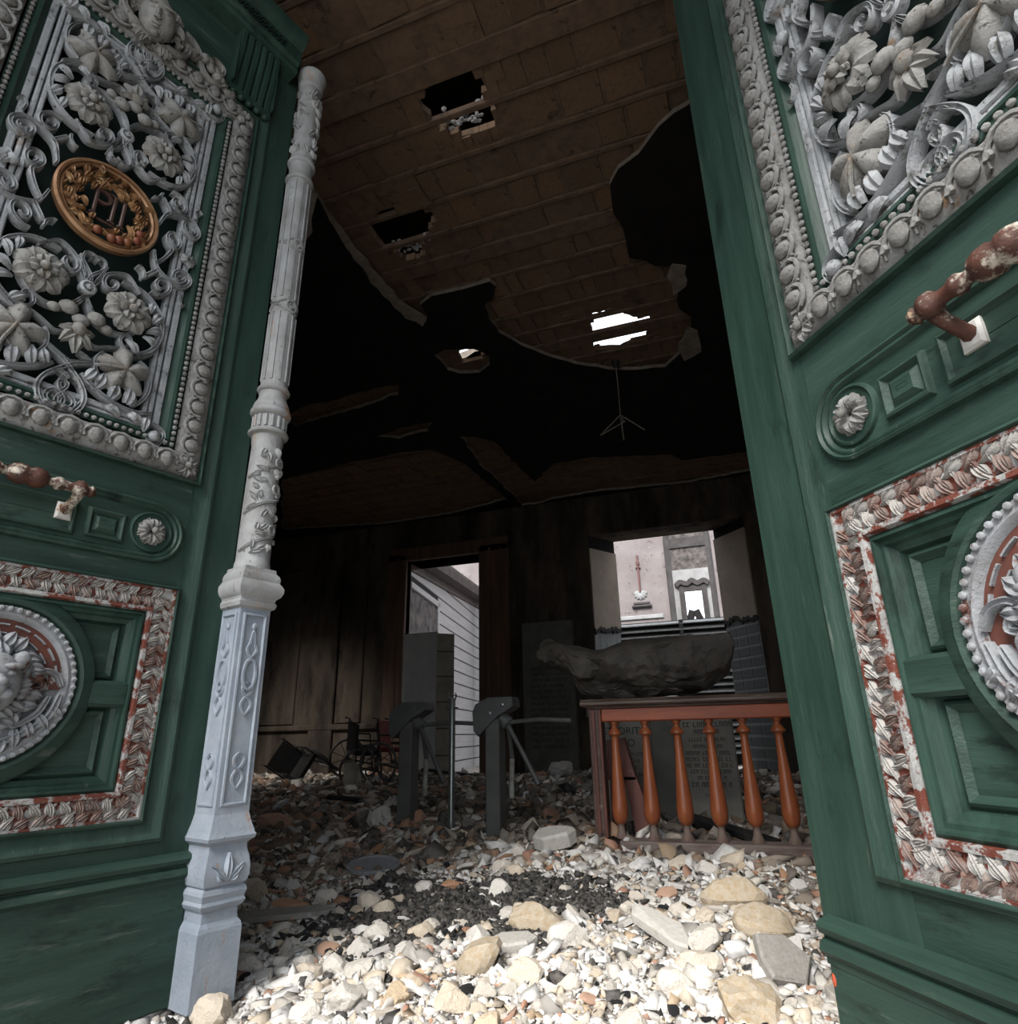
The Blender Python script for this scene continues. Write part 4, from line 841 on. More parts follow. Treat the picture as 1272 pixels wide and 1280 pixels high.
# wide opening on the right: splayed beige reveals, tiled below the burnt line
wn_ = put('window_1', None, kind='structure', loc=(0, 11, 0))
def reveal(xr, xo, name):
    s_ = 1 if xo > xr else -1
    mb = MB(); P_ = [(xr, 0), (xo, .60), (xr - s_ * .02, .60)]
    F_ = [(0, 1, 2), (5, 4, 3), (0, 3, 4, 1), (1, 4, 5, 2), (2, 5, 3, 0)]; mb.add([(x, y, z) for z in (0, 2.62) for x, y in P_], F_); obj('lower_reveal', mb, M['greyreveal'], wn_)
    obj('upper_reveal', MB().add([(x, y, z) for z in (2.62, 4.33) for x, y in P_], F_), M['soot'], wn_)
    n = 26; top = 4.12 if xo < xr else 4.06; r = random.Random(int(xr * 10) + 50)
    zs_ = [2.63 + .07 * mnoise.noise((i * .35, xr, 0)) - .05 * (1 - i / n) + r.uniform(-.02, .02) for i in range(n + 1)]
    def strip(zl, zh, off, m, nm):
        vs = []
        for i in range(n + 1):
            t = i / n; x, y = xr + (xo - xr) * t, .6 * t
            nx, ny = (.6, -(xo - xr)); l = math.hypot(nx, ny); nx, ny = nx / l * s_, ny / l * s_
            for o in (0, off): vs += [(x + nx * o, y + ny * o, zl(i)), (x + nx * o, y + ny * o, zh(i))]
        fs = []
        for i in range(n):
            a, b = i * 4, i * 4 + 4
            fs += [(a + 2, b + 2, b + 3, a + 3), (a, a + 2, b + 2, b), (a + 1, b + 1, b + 3, a + 3)]
        fs += [(0, 1, 3, 2), (n * 4, n * 4 + 2, n * 4 + 3, n * 4 + 1)]
        obj(nm, MB().add(vs, fs), m, wn_)
    strip(lambda i: zs_[i], lambda i: top, .030, M['beige'], 'reveal_plaster')
    strip(lambda i: zs_[i] - .05 - .05 * abs(mnoise.noise((i * .8, xr, 3))), lambda i: zs_[i] + .015, .036, M['char'], 'burnt_fringe')
reveal(-2.27, -1.90, 'l'); reveal(.47, -.05, 'r')
# courses of tile below the burnt line of the right reveal
tl = MB().bbox(0, 1, -.012, .0, 0, 1, .05).mesh('tile', M['tile'])
d_ = Vector((-.05 - .47, .60, 0)); L_ = d_.length; ang = math.atan2(-d_.y, -d_.x)
obj('grout_bed', MB().box(0, L_ - .01, -.004, .0, .2, 2.50), M['grout'], wn_, loc=(-.05, .60, 0), rot=(0, 0, ang))
for j in range(13):
    z = .22 + .175 * j; w = (L_ - .02) / 3; off = 0
    for i in range(3):
        put('tile', tl, wn_, Vector((-.05, .60, z)) - d_.normalized() * (.006 + i * w), (0, 0, ang), (w - .006, 1.0, .150))
tb = put('trim_1', MB().box(-2.27, .47, 10.98, 11.6, 4.31, 4.36).mesh('trim', M['sootwall']), kind='structure')

# ================================================================== things beyond the openings
# horizontal louvre screen outside the wide opening
ls = thing('louvre_screen', 'grey screen of narrow horizontal slats seen beyond the wide opening, above the black rock', 'screen', (-1.1, 13.6, 0))
sm = MB().add([(-1.9, -.02, 0), (1.9, -.02, 0), (1.9, .05, .055), (-1.9, .05, .055), (-1.9, -.02, -.02), (1.9, -.02, -.02), (1.9, .05, .035), (-1.9, .05, .035)], [(0, 1, 2, 3), (7, 6, 5, 4), (0, 4, 5, 1), (3, 2, 6, 7), (0, 3, 7, 4), (1, 5, 6, 2)]).mesh('slat', M['slat'])
for k in range(21): put('slat', sm, ls, (0, 0, .42 + .128 * k))
obj('back_sheet', MB().box(-1.9, 1.9, .055, .08, .2, 3.05), M['char'], ls)
for x in (-1.85, 0.15, 1.85): obj('post', MB().box(x - .04, x + .04, -.015, .055, 0, 3.05), M['tsteel'], ls)
# pink courtyard wall with a tall arch
gnd = obj('floor_2', MB().box(-30, 20, 11.62, 60, -.2, -.02), M['ground'], kind='structure')
pw = thing('courtyard_wall', 'scorched pink courtyard wall with a tall arch, seen through the wide opening', 'wall', (-1, 18, 0))
arch = [(.66 * math.cos(a), .66 * math.sin(a)) for a in [PI * i / 16 for i in range(17)]]
ax, az = .15, 6.1
outl = [(-6, 0), (ax - .66, 0)] + [(ax + x, az + z) for x, z in arch[::-1]] + [(ax + .66, 0), (6, 0), (6, 10), (-6, 10)]
obj('wall_face', MB().prism(outl, 0, .5), M['pink'], pw)
mb = MB(); mb.sweep([(ax - .60, 0), (ax - .60, az)] + [(ax + .6 * x / .66, az + .6 * z / .66) for x, z in arch[::-1]][1:-1] + [(ax + .60, az), (ax + .60, 0)], [(-.10, .1), (-.10, -.06), (-.02, -.10), (.03, -.06), (.06, .0), (.06, .5)])
obj('arch_moulding', mb, M['pinkdark'], pw, smooth=30)
mb = MB(); mb.bbox(-1.315, -1.265, -.06, 0, 4.65, 5.75, .01); mb.bbox(-1.36, -1.22, -.06, 0, 5.35, 5.39, .01); mb.ell((-1.29, -.05, 5.52), (.05, .03, .10), 8, 6); obj('wall_ornament', mb, M['ornament'], pw)
mb = MB(); 
for k in range(7): a = PI * (1 + k / 6); leaf_blade(mb, (-1.29, 4.62), a, .20, .09, -.01, .04, 0)
obj('shell', mb, M['whitewall'], pw, smooth=True)
mb = MB(); mb.bbox(-1.55, -1.0, -.10, 0, 4.20, 4.27, .02); mb.bbox(-1.50, -1.05, -.07, 0, 4.28, 4.36, .02); obj('ledge', mb, M['pinkdark'], pw)
mb = MB(); mb.bbox(-3.0, ax - .85, -.05, 0, 3.86, 3.98, .02); obj('sill_course', mb, M['whitewall'], pw)
# the next burnt wall with a bright window
bw = thing('far_wall', 'bleached inner wall with one bright window, seen through the courtyard arch', 'wall', (-1.15, 25, 0))
wx0, wx1, wz0, wz1 = -.42, .42, 4.6, 6.12
mb = MB(); mb.box(-4, wx0, 0, .4, 0, 6.9); mb.box(wx1, 4, 0, .4, 0, 6.9); mb.box(wx0, wx1, 0, .4, wz1, 6.9); mb.box(wx0, wx1, 0, .4, 0, wz0); obj('wall_face', mb, M['whitewall'], bw)
mb = MB(); mb.box(-4, 4, 0, .4, 6.9, 7.8); obj('burnt_band', mb, M['burntwall'], bw)
mb = MB(); mb.box(-4, 4, -.06, .4, 7.8, 8.2); obj('sooty_band', mb, M['pinkdark'], bw)
mb = MB(); mb.box(-4, 4, 0, .4, 8.2, 9.6); obj('upper_wall', mb, M['burntwall'], bw)
mb = MB(); mb.sweep([(wx0, wz0), (wx0, wz1), (wx1, wz1), (wx1, wz0)], [(-.10, .1), (-.10, -.08), (.10, -.08), (.10, .3)]); obj('window_frame', mb, M['pinkdark'], bw)
mb = MB(); mb.sweep(crom([(-.62, 6.25), (-.45, 6.38), (-.2, 6.30), (0, 6.42), (.2, 6.30), (.45, 6.38), (.62, 6.25)], 4), [(-.09, 0), (-.09, -.14), (.09, -.14), (.09, 0)]); obj('pediment', mb, M['pinkdark'], bw)
for i, (x, s_) in enumerate(((-.85, 1), (.62, -1))):
    t = thing('charred_timber', ('stubby charred timber on the far sill, beside the pale wall', 'charred timber on the far sill, leaning over the blue block')[i], 'timber', (-1.15 + x * .42, 25.14, 4.6))
    bpy.data.objects[t.name].rotation_euler = (0, s_ * .35, 0); obj('beam', MB().bbox(-.13, .13, -.08, .08, -.05, .72, .03), M['char'], t)
obj_ = thing('blue_building', 'small pale blue block in the bright distance behind the far window', 'building', (-1.35, 32, 0)); obj('wall_face', MB().box(-.15, .35, 0, 2, 0, 6.0), M['bluegrey'], obj_); obj('roof_slab', MB().box(-.2, .4, -.05, 2.05, 6.0, 6.08), M['bluegrey'], obj_)
# siding building outside the left doorway
sd = Vector((-.18395, .98294, 0)); s0 = Vector((-7.047, 15.2, -.15))
sb = thing('siding_building', 'white clapboard building with a dark door, seen through the narrow back doorway', 'building', s0, (0, 0, math.atan2(sd.y, sd.x)))
sb.scale = (1.1875,) * 3
bd = MB().bbox(0, 1, -.022, 0, .0, .253, .008).mesh('siding_board', M['board'])
for k in range(16):
    z = .05 + .275 * k
    x0 = -1.0 if z < 3.5 else -2.98
    put('siding_board', bd, sb, (x0, -.0, z), (0, 0, 0), (6.0 - x0, 1, 1))
obj('wall_core', MB().box(-2.98, 6, .002, .3, 0, 4.3), M['char'], sb)
mb = MB(); mb.bbox(-1.13, -1.0, -.06, 0, 0, 3.48, .01); mb.bbox(-2.98, -1.0, -.06, 0, 3.38, 3.50, .01); obj('door_frame', mb, M['board'], sb)
obj('door_void', MB().bbox(-2.98, -1.12, -.012, 0, 0, 3.40, .004), M['burntwall'], sb)
mb = MB(); prof = [(3.55, 0), (3.56, -.06), (3.62, -.07), (3.66, -.05), (3.70, -.05), (3.74, -.30), (3.90, -.34), (3.96, -.34), (4.05, .2)]
n = len(prof); mb.add([(x, y, z + .075 * (x + 3) + .13) for x in (-3.0, 6) for z, y in prof], [(i, i + 1, n + i + 1, n + i) for i in range(n - 1)]); obj('eave', mb, M['roofmetal'], sb)
pk = thing('pink_gable', 'pink burnt-out gable wall above the clapboard building', 'wall', (-9, 22, 0)); obj('wall_face', MB().box(-1.45, 6.0, 0, .5, 0, 10), M['pink'], pk)
bk = thing('burnt_gable', 'dark mottled burnt wall above the eave of the clapboard building', 'wall', (-11.8, 21.5, 0)); obj('wall_face', MB().prism(jag([(-3, 0), (1.35, 0), (1.30, 6.4), (1.35, 9), (-3, 9)], .4, .06, 3), 0, .5), M['burntwall'], bk)
# grey display partition standing in the left doorway
pt = thing('display_partition', 'tall grey display partition standing in the narrow back doorway', 'partition', (-5.50, 10.6, 0))
obj('front_panel', MB().bbox(-.35, .35, 0, .04, .1, 2.64, .006), M['partition'], pt)
mb = MB(); mb.add([(.355, .0, .1), (.60, .22, .1), (.58, .26, .1), (.34, .04, .1), (.355, .0, 2.64), (.60, .22, 2.64), (.58, .26, 2.64), (.34, .04, 2.64)], [(0, 1, 5, 4), (1, 2, 6, 5), (2, 3, 7, 6), (3, 0, 4, 7), (4, 5, 6, 7), (3, 2, 1, 0)])
obj('side_panel', mb, M['partside'], pt); obj('cap_rail', MB().box(-.36, .355, -.01, .05, 2.64, 2.67), M['partition'], pt)
mb = MB()
for z in (.5, .95, 1.4, 1.85, 2.3): mb.add([(.358, -.004, z), (.60, .214, z), (.60, .214, z + .02), (.358, -.004, z + .02)], [(0, 1, 2, 3)])
obj('side_seam', mb, M['doorwood'], pt, kind='stuff')

# ================================================================== rubble floor
def ground(x, y):
    def ss(a, b, t): t = min(max((t - a) / (b - a), 0), 1); return t * t * (3 - 2 * t)
    h = -.03 + .035 * ss(1.6, 2.6, y) + .085 * ss(2.6, 4.8, y) + .09 * ss(6.0, 9.0, y)
    h += .15 * math.exp(-((x + 2.4) / .9) ** 2 - ((y - 8.4) / .8) ** 2)
    h -= .10 * math.exp(-((x - .1) / 1.15) ** 4 - ((y - 4.70) / .42) ** 2); h += .04 * math.exp(-((x + .2) / .5) ** 2 - ((y - 3.1) / .5) ** 2)
    h += .045 * mnoise.noise((x * 1.3, y * 1.3, 0)) * min(1, y / 2.5) + .022 * mnoise.noise((x * 4, y * 4, 5))
    return h
mb = MB(); ys = [.5 + .06 * i for i in range(60)] + [4.1 + .12 * i for i in range(62)]; xs = [-10 + .25 * i for i in range(22)] + [-4.5 + .08 * i for i in range(82)] + [2.1 + .3 * i for i in range(7)]
mb.add([(x, y, ground(x, y)) for y in ys for x in xs], [(j * len(xs) + i, j * len(xs) + i + 1, (j + 1) * len(xs) + i + 1, (j + 1) * len(xs) + i) for j in range(len(ys) - 1) for i in range(len(xs) - 1)])
fl_ = obj('floor', mb, M['ground'], kind='structure', smooth=True)
obj('floor_1', MB().box(-12, 12, -20, .55, -.3, -.045), M['whitestone'], kind='structure')
CHAR = [(-1.62, 3.25, .30), (-1.25, 3.15, .24), (-1.70, 2.98, .22), (-1.45, 3.05, .22), (-.80, 3.35, .14), (-1.15, 3.5, .20), (-1.5, 2.6, .12), (-.95, 2.78, .10), (-1.9, 3.4, .12)]
ico = bmesh.new(); bmesh.ops.create_icosphere(ico, subdivisions=1, radius=1); IV = np.array([v.co[:] for v in ico.verts]); IF = np.array([[v.index for v in f.verts] for f in ico.faces]); ico.free()
def scatter(n, ymin, ymax, power, smin, smax, flat, palette, seed, xl=(-1.15, -.3), xr=(.25, .45), spots=None):
    g = np.random.default_rng(seed)
    u = g.random(n); y = (ymin ** (1 - power) + u * (ymax ** (1 - power) - ymin ** (1 - power))) ** (1 / (1 - power))
    x = xl[0] * y + xl[1] + g.random(n) * ((xr[0] - xl[0]) * y + xr[1] - xl[1]); x = np.clip(x, -9.7, 3.5)
    if spots:
        k = g.integers(0, len(spots), n); S_ = np.array(spots)[k]; x = S_[:, 0] + g.normal(size=n) * S_[:, 2] * .62; y = S_[:, 1] + g.normal(size=n) * S_[:, 2] * .62
    s = smin + (smax - smin) * g.random(n) ** 2.6
    z = np.array([ground(a, b) for a, b in zip(x, y)])
    q = g.normal(size=(n, 4)); q /= np.linalg.norm(q, axis=1)[:, None]; w, a, b, c = q.T
    Rm = np.stack([1 - 2 * (b * b + c * c), 2 * (a * b - c * w), 2 * (a * c + b * w), 2 * (a * b + c * w), 1 - 2 * (a * a + c * c), 2 * (b * c - a * w), 2 * (a * c - b * w), 2 * (b * c + a * w), 1 - 2 * (a * a + b * b)], 1).reshape(n, 3, 3)
    sh = np.stack([1 + .5 * g.random(n), .7 + .4 * g.random(n), .25 + flat * g.random(n)], 1) * s[:, None]
    V = (IV[None] * (1 + .85 * (g.random((n, 12, 1)) - .5)) + .22 * g.normal(size=(n, 12, 3))) * sh[:, None, :]
    V = np.einsum('nij,nkj->nki', Rm, V)
    V[:, :, 2] *= .75
    V += np.stack([x, y, z + s * .22 + (.012 if spots else 0)], 1)[:, None, :]
    return x, y, s, V, palette(x, y, g)
def build_scatter(name, data, label, cat):
    V = np.concatenate([d[3] for d in data]); C = np.concatenate([d[4] for d in data]); n = len(V)
    F = (IF[None] + (np.arange(n) * 12)[:, None, None]).reshape(-1, 3)
    me = bpy.data.meshes.new(name); me.vertices.add(n * 12); me.vertices.foreach_set('co', V.reshape(-1).astype(np.float32))
    me.loops.add(len(F) * 3); me.loops.foreach_set('vertex_index', F.reshape(-1).astype(np.int32)); me.polygons.add(len(F)); me.polygons.foreach_set('loop_start', np.arange(0, len(F) * 3, 3, dtype=np.int32))
    me.update(calc_edges=True); me.validate()
    a = me.color_attributes.new('Col', 'FLOAT_COLOR', 'POINT'); a.data.foreach_set('color', np.concatenate([np.repeat(C, 12, 0), np.ones((n * 12, 1))], 1).reshape(-1).astype(np.float32))
    me.materials.append(M['chips'])
    return put(name, me, None, label=label, category=cat, kind='stuff')
PALN = .90 * np.array([(.66, .65, .63), (.73, .72, .71), (.60, .57, .52), (.56, .48, .38), (.42, .39, .35), (.43, .32, .21), (.06, .058, .057), (.025, .024, .024), (.40, .22, .15), (.33, .31, .29)])
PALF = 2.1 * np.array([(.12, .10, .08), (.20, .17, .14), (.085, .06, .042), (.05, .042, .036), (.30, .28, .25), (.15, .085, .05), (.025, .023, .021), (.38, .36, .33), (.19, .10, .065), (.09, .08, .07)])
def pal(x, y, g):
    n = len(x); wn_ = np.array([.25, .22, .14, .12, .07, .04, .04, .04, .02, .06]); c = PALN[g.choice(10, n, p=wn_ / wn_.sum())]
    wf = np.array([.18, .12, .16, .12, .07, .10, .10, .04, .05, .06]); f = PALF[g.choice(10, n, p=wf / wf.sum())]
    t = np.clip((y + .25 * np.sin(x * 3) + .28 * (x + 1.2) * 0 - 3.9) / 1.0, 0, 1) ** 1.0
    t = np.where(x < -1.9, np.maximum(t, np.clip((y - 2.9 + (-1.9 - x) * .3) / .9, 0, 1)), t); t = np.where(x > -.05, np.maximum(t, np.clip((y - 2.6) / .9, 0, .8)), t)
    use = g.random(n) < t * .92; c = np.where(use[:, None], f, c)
    p = np.zeros(n)
    for a, b, r in CHAR: p = np.maximum(p, .85 * np.exp(-((x - a) ** 2 + (y - b) ** 2) / (r * r)))
    bl = g.random(n) < p; c = np.where(bl[:, None], np.array([[.018, .018, .019]]) + .02 * g.random((n, 1)), c)
    return c * (.85 + .3 * g.random((n, 1)))
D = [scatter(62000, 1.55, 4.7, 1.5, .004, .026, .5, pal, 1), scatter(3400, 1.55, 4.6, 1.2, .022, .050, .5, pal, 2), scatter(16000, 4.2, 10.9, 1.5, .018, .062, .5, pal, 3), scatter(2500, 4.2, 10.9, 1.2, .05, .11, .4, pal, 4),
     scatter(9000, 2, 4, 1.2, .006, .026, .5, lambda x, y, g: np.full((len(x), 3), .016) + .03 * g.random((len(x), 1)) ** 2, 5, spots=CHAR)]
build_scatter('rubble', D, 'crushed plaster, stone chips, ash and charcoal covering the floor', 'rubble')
# single pieces
def rock_mesh(name, seed, m, planes=16, squash=(1, .8, .6), rough=.07):
    r = random.Random(seed); b = bmesh.new(); bmesh.ops.create_icosphere(b, subdivisions=3, radius=1)
    N = []
    for _ in range(planes):
        v = Vector((r.gauss(0, 1), r.gauss(0, 1), r.gauss(0, 1))).normalized(); N.append((v, r.uniform(.55, .95)))
    off = Vector((r.uniform(-9, 9),) * 3)
    for v in b.verts:
        d = v.co.normalized(); k = 1.05
        for nv, h in N:
            c = d.dot(nv)
            if c > .05: k = min(k, h / c)
        k += rough * mnoise.noise(d * 3 + off) + rough * .6 * mnoise.noise(d * 7 + off)
        v.co = Vector((d.x * squash[0], d.y * squash[1], d.z * squash[2])) * k
    me = bpy.data.meshes.new(name); b.to_mesh(me); b.free(); me.materials.append(m)
    me.polygons.foreach_set('use_smooth', [True] * len(me.polygons)); me.set_sharp_from_angle(angle=math.radians(14)); return me
def slab_mesh(name, seed, m, t=.25):
    r = random.Random(seed); n = r.randint(5, 7); P_ = []
    for i in range(n): a = 2 * PI * (i + r.uniform(-.3, .3)) / n; q = r.uniform(.7, 1.05); P_.append((q * math.cos(a), q * .75 * math.sin(a)))
    mb = MB(); k = len(P_); vs = [(x, y, -t) for x, y in P_] + [(x, y, t * .7) for x, y in P_] + [(x * .9, y * .9, t + r.uniform(-.05, .05)) for x, y in P_]
    mb.add(vs, [tuple(range(k))[::-1]] + [(a * k + i, a * k + (i + 1) % k, (a + 1) * k + (i + 1) % k, (a + 1) * k + i) for a in range(2) for i in range(k)] + [tuple(range(2 * k, 3 * k))])
    return mb.mesh(name, m)
taken = []
def strew(meshes, n, name, label, cat, group, smin, smax, ymin, ymax, power, seed, sink=.3, tilt=.5, keep=None, xl=(-1.0, -.1), xr=(.12, .25)):
    r = random.Random(seed); k = 0; tries = 0
    while k < n and tries < n * 30:
        tries += 1
        y = (ymin ** (1 - power) + r.random() * (ymax ** (1 - power) - ymin ** (1 - power))) ** (1 / (1 - power))
        x = r.uniform(xl[0] * y + xl[1], xr[0] * y + xr[1])
        if x > -1.2 and 4.3 < y < 5.15: continue
        if keep and not keep(x, y, r): continue
        s = smin + (smax - smin) * r.random() ** 2.2
        # keep clear of the leaves and of the posts
        dl = (Vector((x, y, 0)) - LB).dot(LN); al = (Vector((x, y, 0)) - LB).dot(LD)
        if al < .25 and dl < s + .16 and y < 2.3: continue
        rn = Vector((RD.y, -RD.x, 0)); dr_ = (Vector((x, y, 0)) - RB).dot(-rn); ar = (Vector((x, y, 0)) - RB).dot(RD)
        if ar < .1 and dr_ < s + .05: continue
        if any((x - a) ** 2 + (y - b) ** 2 < ((s + q) * .75) ** 2 for a, b, q in taken): continue
        taken.append((x, y, s))
        put(name, meshes[r.randrange(len(meshes))], None, (x, y, ground(x, y) + s * sink), (r.uniform(-tilt, tilt), r.uniform(-tilt, tilt), r.uniform(0, 6.28)), (s, s, s), label=label, category=cat, group=group); k += 1
LUMP = [rock_mesh('stone', i, M['lump'], 8 + i % 5, (1, .85, .6 + .12 * (i % 3))) for i in range(14)]
DLUMP = [rock_mesh('debris', 40 + i, M['darklump'], 12, (1, .8, .55)) for i in range(8)]
COAL = [rock_mesh('coal', 60 + i, M['coal'], 12, (1, .6, .5)) for i in range(6)]
SHARD = [rock_mesh('shard', 80 + i, M['brickred'], 8, (1, .75, .45)) for i in range(6)]
FLAKE = [slab_mesh('flake', 100 + i, M['flake'], .16) for i in range(10)]
# ---- the pieces one can point to
def special(name, label, cat, x, y, s, me, rot=(0, 0, 0), sink=.3, sc3=(1, 1, 1), dz=0):
    taken.append((x, y, s)); return put(name, me, None, (x, y, ground(x, y) + s * sink + dz), rot, tuple(s * q for q in sc3), label=label, category=cat)
special('stone', 'largest tan stone in the middle of the foreground rubble, pale on top', 'stone', -.92, 2.93, .125, rock_mesh('stone', 201, M['tan'], 14, (1.15, .8, .62)), (0, .1, .2))
special('stone', 'round cream boulder near the bottom centre of the rubble', 'stone', -1.0, 2.45, .10, rock_mesh('stone', 202, M['tan'], 18, (1, .95, .8)), (0, 0, 1))
special('stone', 'rough tan rock in the rubble before the balustrade base', 'stone', -.14, 3.46, .14, rock_mesh('stone', 203, M['tan'], 18, (1.1, .8, .7), .07), (0, 0, .4))
special('stone', 'squared orange-tan block beside the right door leaf, above the grey slab', 'stone', -.03, 3.0, .105, rock_mesh('stone', 204, M['tan'], 9, (1.1, .8, .75)), (0, .15, .5))
special('slab', 'flat grey stone slab tilted against the rubble by the right door leaf', 'slab', .03, 2.66, .125, slab_mesh('slab', 205, M['greystone'], .13), (.75, .1, .5), .5)
special('stone', 'big pale buff stone at the bottom edge by the right door leaf', 'stone', -.10, 2.36, .12, rock_mesh('stone', 206, M['tan'], 18, (1, 1, .8)), (0, 0, 2))
special('coal', 'fist-sized black lump at the very bottom right of the rubble', 'coal', -.21, 2.29, .035, COAL[0])
special('slab', 'flat cream slab lying level below the large tan stone', 'slab', -.93, 2.66, .105, slab_mesh('slab', 208, M['whitestone'], .14), (.1, -.05, .3))
special('slab', 'broad white plaster slab propped beside the foot of the balustrade post', 'slab', -1.25, 4.36, .19, slab_mesh('slab', 209, M['whitestone'], .22), (.25, -.1, .1), .5)
special('slab', 'long white broken plaster slab in the centre of the right-hand rubble', 'slab', -.40, 2.86, .14, slab_mesh('slab', 210, M['whitestone'], .13), (.2, .25, -.6), .3, (1.3, .6, 1))
special('brick_shard', 'large orange brick chunk on the dark debris right of the column', 'brick', -3.92, 4.95, .15, rock_mesh('shard', 211, M['brickred'], 8, (1.1, .7, .5)), (0, .2, .3), .4)
special('brick_shard', 'pink tile shard lying on the black charcoal patch', 'brick', -1.55, 3.42, .055, rock_mesh('shard', 212, M['brickred'], 7, (1, .7, .35)), (.2, .1, .4), .5)
special('brick_shard', 'pinkish brick end next to the plank by the column', 'brick', -2.20, 2.95, .075, rock_mesh('shard', 213, M['brickred'], 8, (1.2, .7, .5)), (0, .1, .6), .4)
special('stone', 'pale angular stone at the foot of the door column', 'stone', -1.70, 1.93, .085, rock_mesh('stone', 214, M['lump'], 9, (1.1, .8, .7)), (0, .1, .3))
special('stone', 'white lump rising in front of the left turnstile post', 'stone', -2.80, 4.85, .12, rock_mesh('stone', 215, M['whitestone'], 9, (1, .8, .9), .16), (0, 0, .2), .5)
special('stone', 'white broken lump on the heap behind the right turnstile', 'stone', -2.25, 8.3, .16, rock_mesh('stone', 216, M['whitestone'], 9, (1, .8, .7), .16), (0, 0, .7), .5)
special('lid', 'round grey metal lid lying flat at the edge of the charcoal', 'lid', -2.22, 3.75, .16, MB().lathe([(1, 0), (1, .09), (.95, .12), (.86, .12), (.80, .07), (.0, .06)], 28, 'z', caps=False).mesh('lid', M['disc'], 30), (.12, .05, 0), .15)
st = thing('charred_stick', 'short charred wooden stick poking up from the white rubble', 'wood', (-1.58, 2.37, ground(-1.58, 2.37))); st.rotation_euler = (.5, .5, .4)
mb = MB(); mb.tube([(-.02, 0, -.03), (0, .004, .02), (.008, -.004, .07), (.012, 0, .115)], [.018, .020, .017, .010], 7); obj('stick_body', mb, M['coal'], st)
obj('burnt_side', MB().tube([(-.005, -.012, .0), (.004, -.016, .05), (.01, -.010, .09)], [.008, .009, .004], 6), M['tan'], st)
pl = thing('plank', 'grey broken board lying flat by the door column', 'wood', (-2.25, 2.78, ground(-2.25, 2.78) + .02), (.05, -.04, .45)); obj('board', MB().bbox(-.28, .28, -.06, .06, -.012, .014, .004), M['greystone'], pl); obj('splintered_end', MB().prism([(.28, -.055), (.36, -.02), (.30, .01), (.35, .04), (.28, .055)], -.010, .012, 'z'), M['greystone'], pl)
strew(LUMP, 240, 'rubble_stone', 'pale broken stone lump lying loose in the rubble just inside the doorway', 'stone', 'pale loose stone lumps', .026, .085, 1.75, 4.9, 1.5, 1, keep=lambda x, y, r: not (y > 3.7 and x < -2.0))
strew(FLAKE, 240, 'plaster_flake', 'thin pale plaster flake lying loose in the doorway rubble', 'plaster', 'pale plaster flakes', .025, .075, 1.75, 5.2, 1.4, 2, .35, .6)
strew(DLUMP, 200, 'debris_lump', 'smoke-darkened lump of debris on the hall floor behind the turnstiles', 'debris', 'dark debris lumps', .05, .13, 4.8, 10.3, 1.2, 3)
strew(SHARD, 70, 'brick_shard', 'small orange-brown brick shard lying loose in the rubble', 'brick', 'small brick shards', .03, .08, 2.2, 8.5, 1.3, 4)
strew(COAL, 150, 'charcoal_lump', 'small black charcoal lump lying in the pale rubble', 'coal', 'charcoal lumps', .018, .045, 1.9, 4.2, 1.3, 5, .4, .6, keep=lambda x, y, r: r.random() < .12 + max(math.exp(-((x - a) ** 2 + (y - b) ** 2) / (q * q)) for a, b, q in CHAR))

# ================================================================== wooden balustrade
bal = thing('balustrade', 'red-brown wooden balustrade with turned balusters in front of the black rock', 'balustrade', (0, 4.9, 0))
BX = (-1.085, 1.15)
obj('handrail', MB().add([(x, y, z) for x in (BX[0] - .05, BX[1]) for y, z in ((-.10, 1.000), (-.115, 1.012), (-.115, 1.028), (-.095, 1.036), (-.08, 1.050), (.08, 1.050), (.095, 1.036), (.115, 1.028), (.115, 1.000))],
    [(i, (i + 1) % 9, 9 + (i + 1) % 9, 9 + i) for i in range(9)] + [tuple(range(9)), tuple(range(9, 18))[::-1]]), M['woodtop'], bal)
obj('front_rail', MB().bbox(-.99, BX[1], -.055, .055, .888, .985, .008), M['woodrail'], bal)
obj('rail_moulding', MB().bbox(BX[0] - .01, BX[1], -.075, .075, .982, 1.002, .006), M['wooddark'], bal)
po = obj('corner_post', MB().bbox(-1.085, -.99, -.06, .06, .03, .985, .008), M['wooddark'], bal)
obj('post_strip', MB().bbox(-1.062, -1.035, -.072, -.055, .05, .975, .004), M['newel'], po)
obj('post_strip', MB().bbox(-1.012, -.990, -.068, -.05, .05, .975, .004), M['newel'], po)
mb = MB(); mb.bbox(-1.10, BX[1], -.105, .085, .035, .105, .01); obj('base_rail', mb, M['ashwood'], bal)
obj('base_step', MB().bbox(-.30, BX[1], -.19, -.09, -.05, .060, .01), M['ashwood'], bal)
prof = [(.0, .785), (.034, .785), (.036, .778), (.030, .768), (.020, .758), (.019, .748), (.026, .738), (.034, .730), (.046, .712), (.050, .702), (.046, .694), (.032, .688), (.027, .682), (.026, .66), (.028, .60), (.034, .50), (.043, .38), (.052, .28), (.0575, .20), (.057, .165), (.050, .130), (.038, .108), (.026, .098)]
bme = MB().lathe(prof[::-1], 20, 'z', caps=False).mesh('baluster', M['wood'], 50)
fme = MB().lathe([(.0, .0), (.046, .0), (.046, .008), (.038, .022), (.028, .048), (.023, .075), (.023, .092), (.028, .098), (.020, .104)], 20, 'z', caps=False).mesh('baluster_foot', M['woodash'], 50)
for k in range(8):
    b_ = put('baluster', bme, bal, (-.907 + .226 * k, 0, .103)); put('baluster_foot', fme, b_)
obj('end_post', MB().bbox(1.05, 1.15, -.06, .06, .03, .985, .008), M['wooddark'], bal)
sr = obj('side_rail', MB().bbox(-1.135, -1.02, .10, 1.9, .93, 1.03, .006), M['wooddark'], bal)
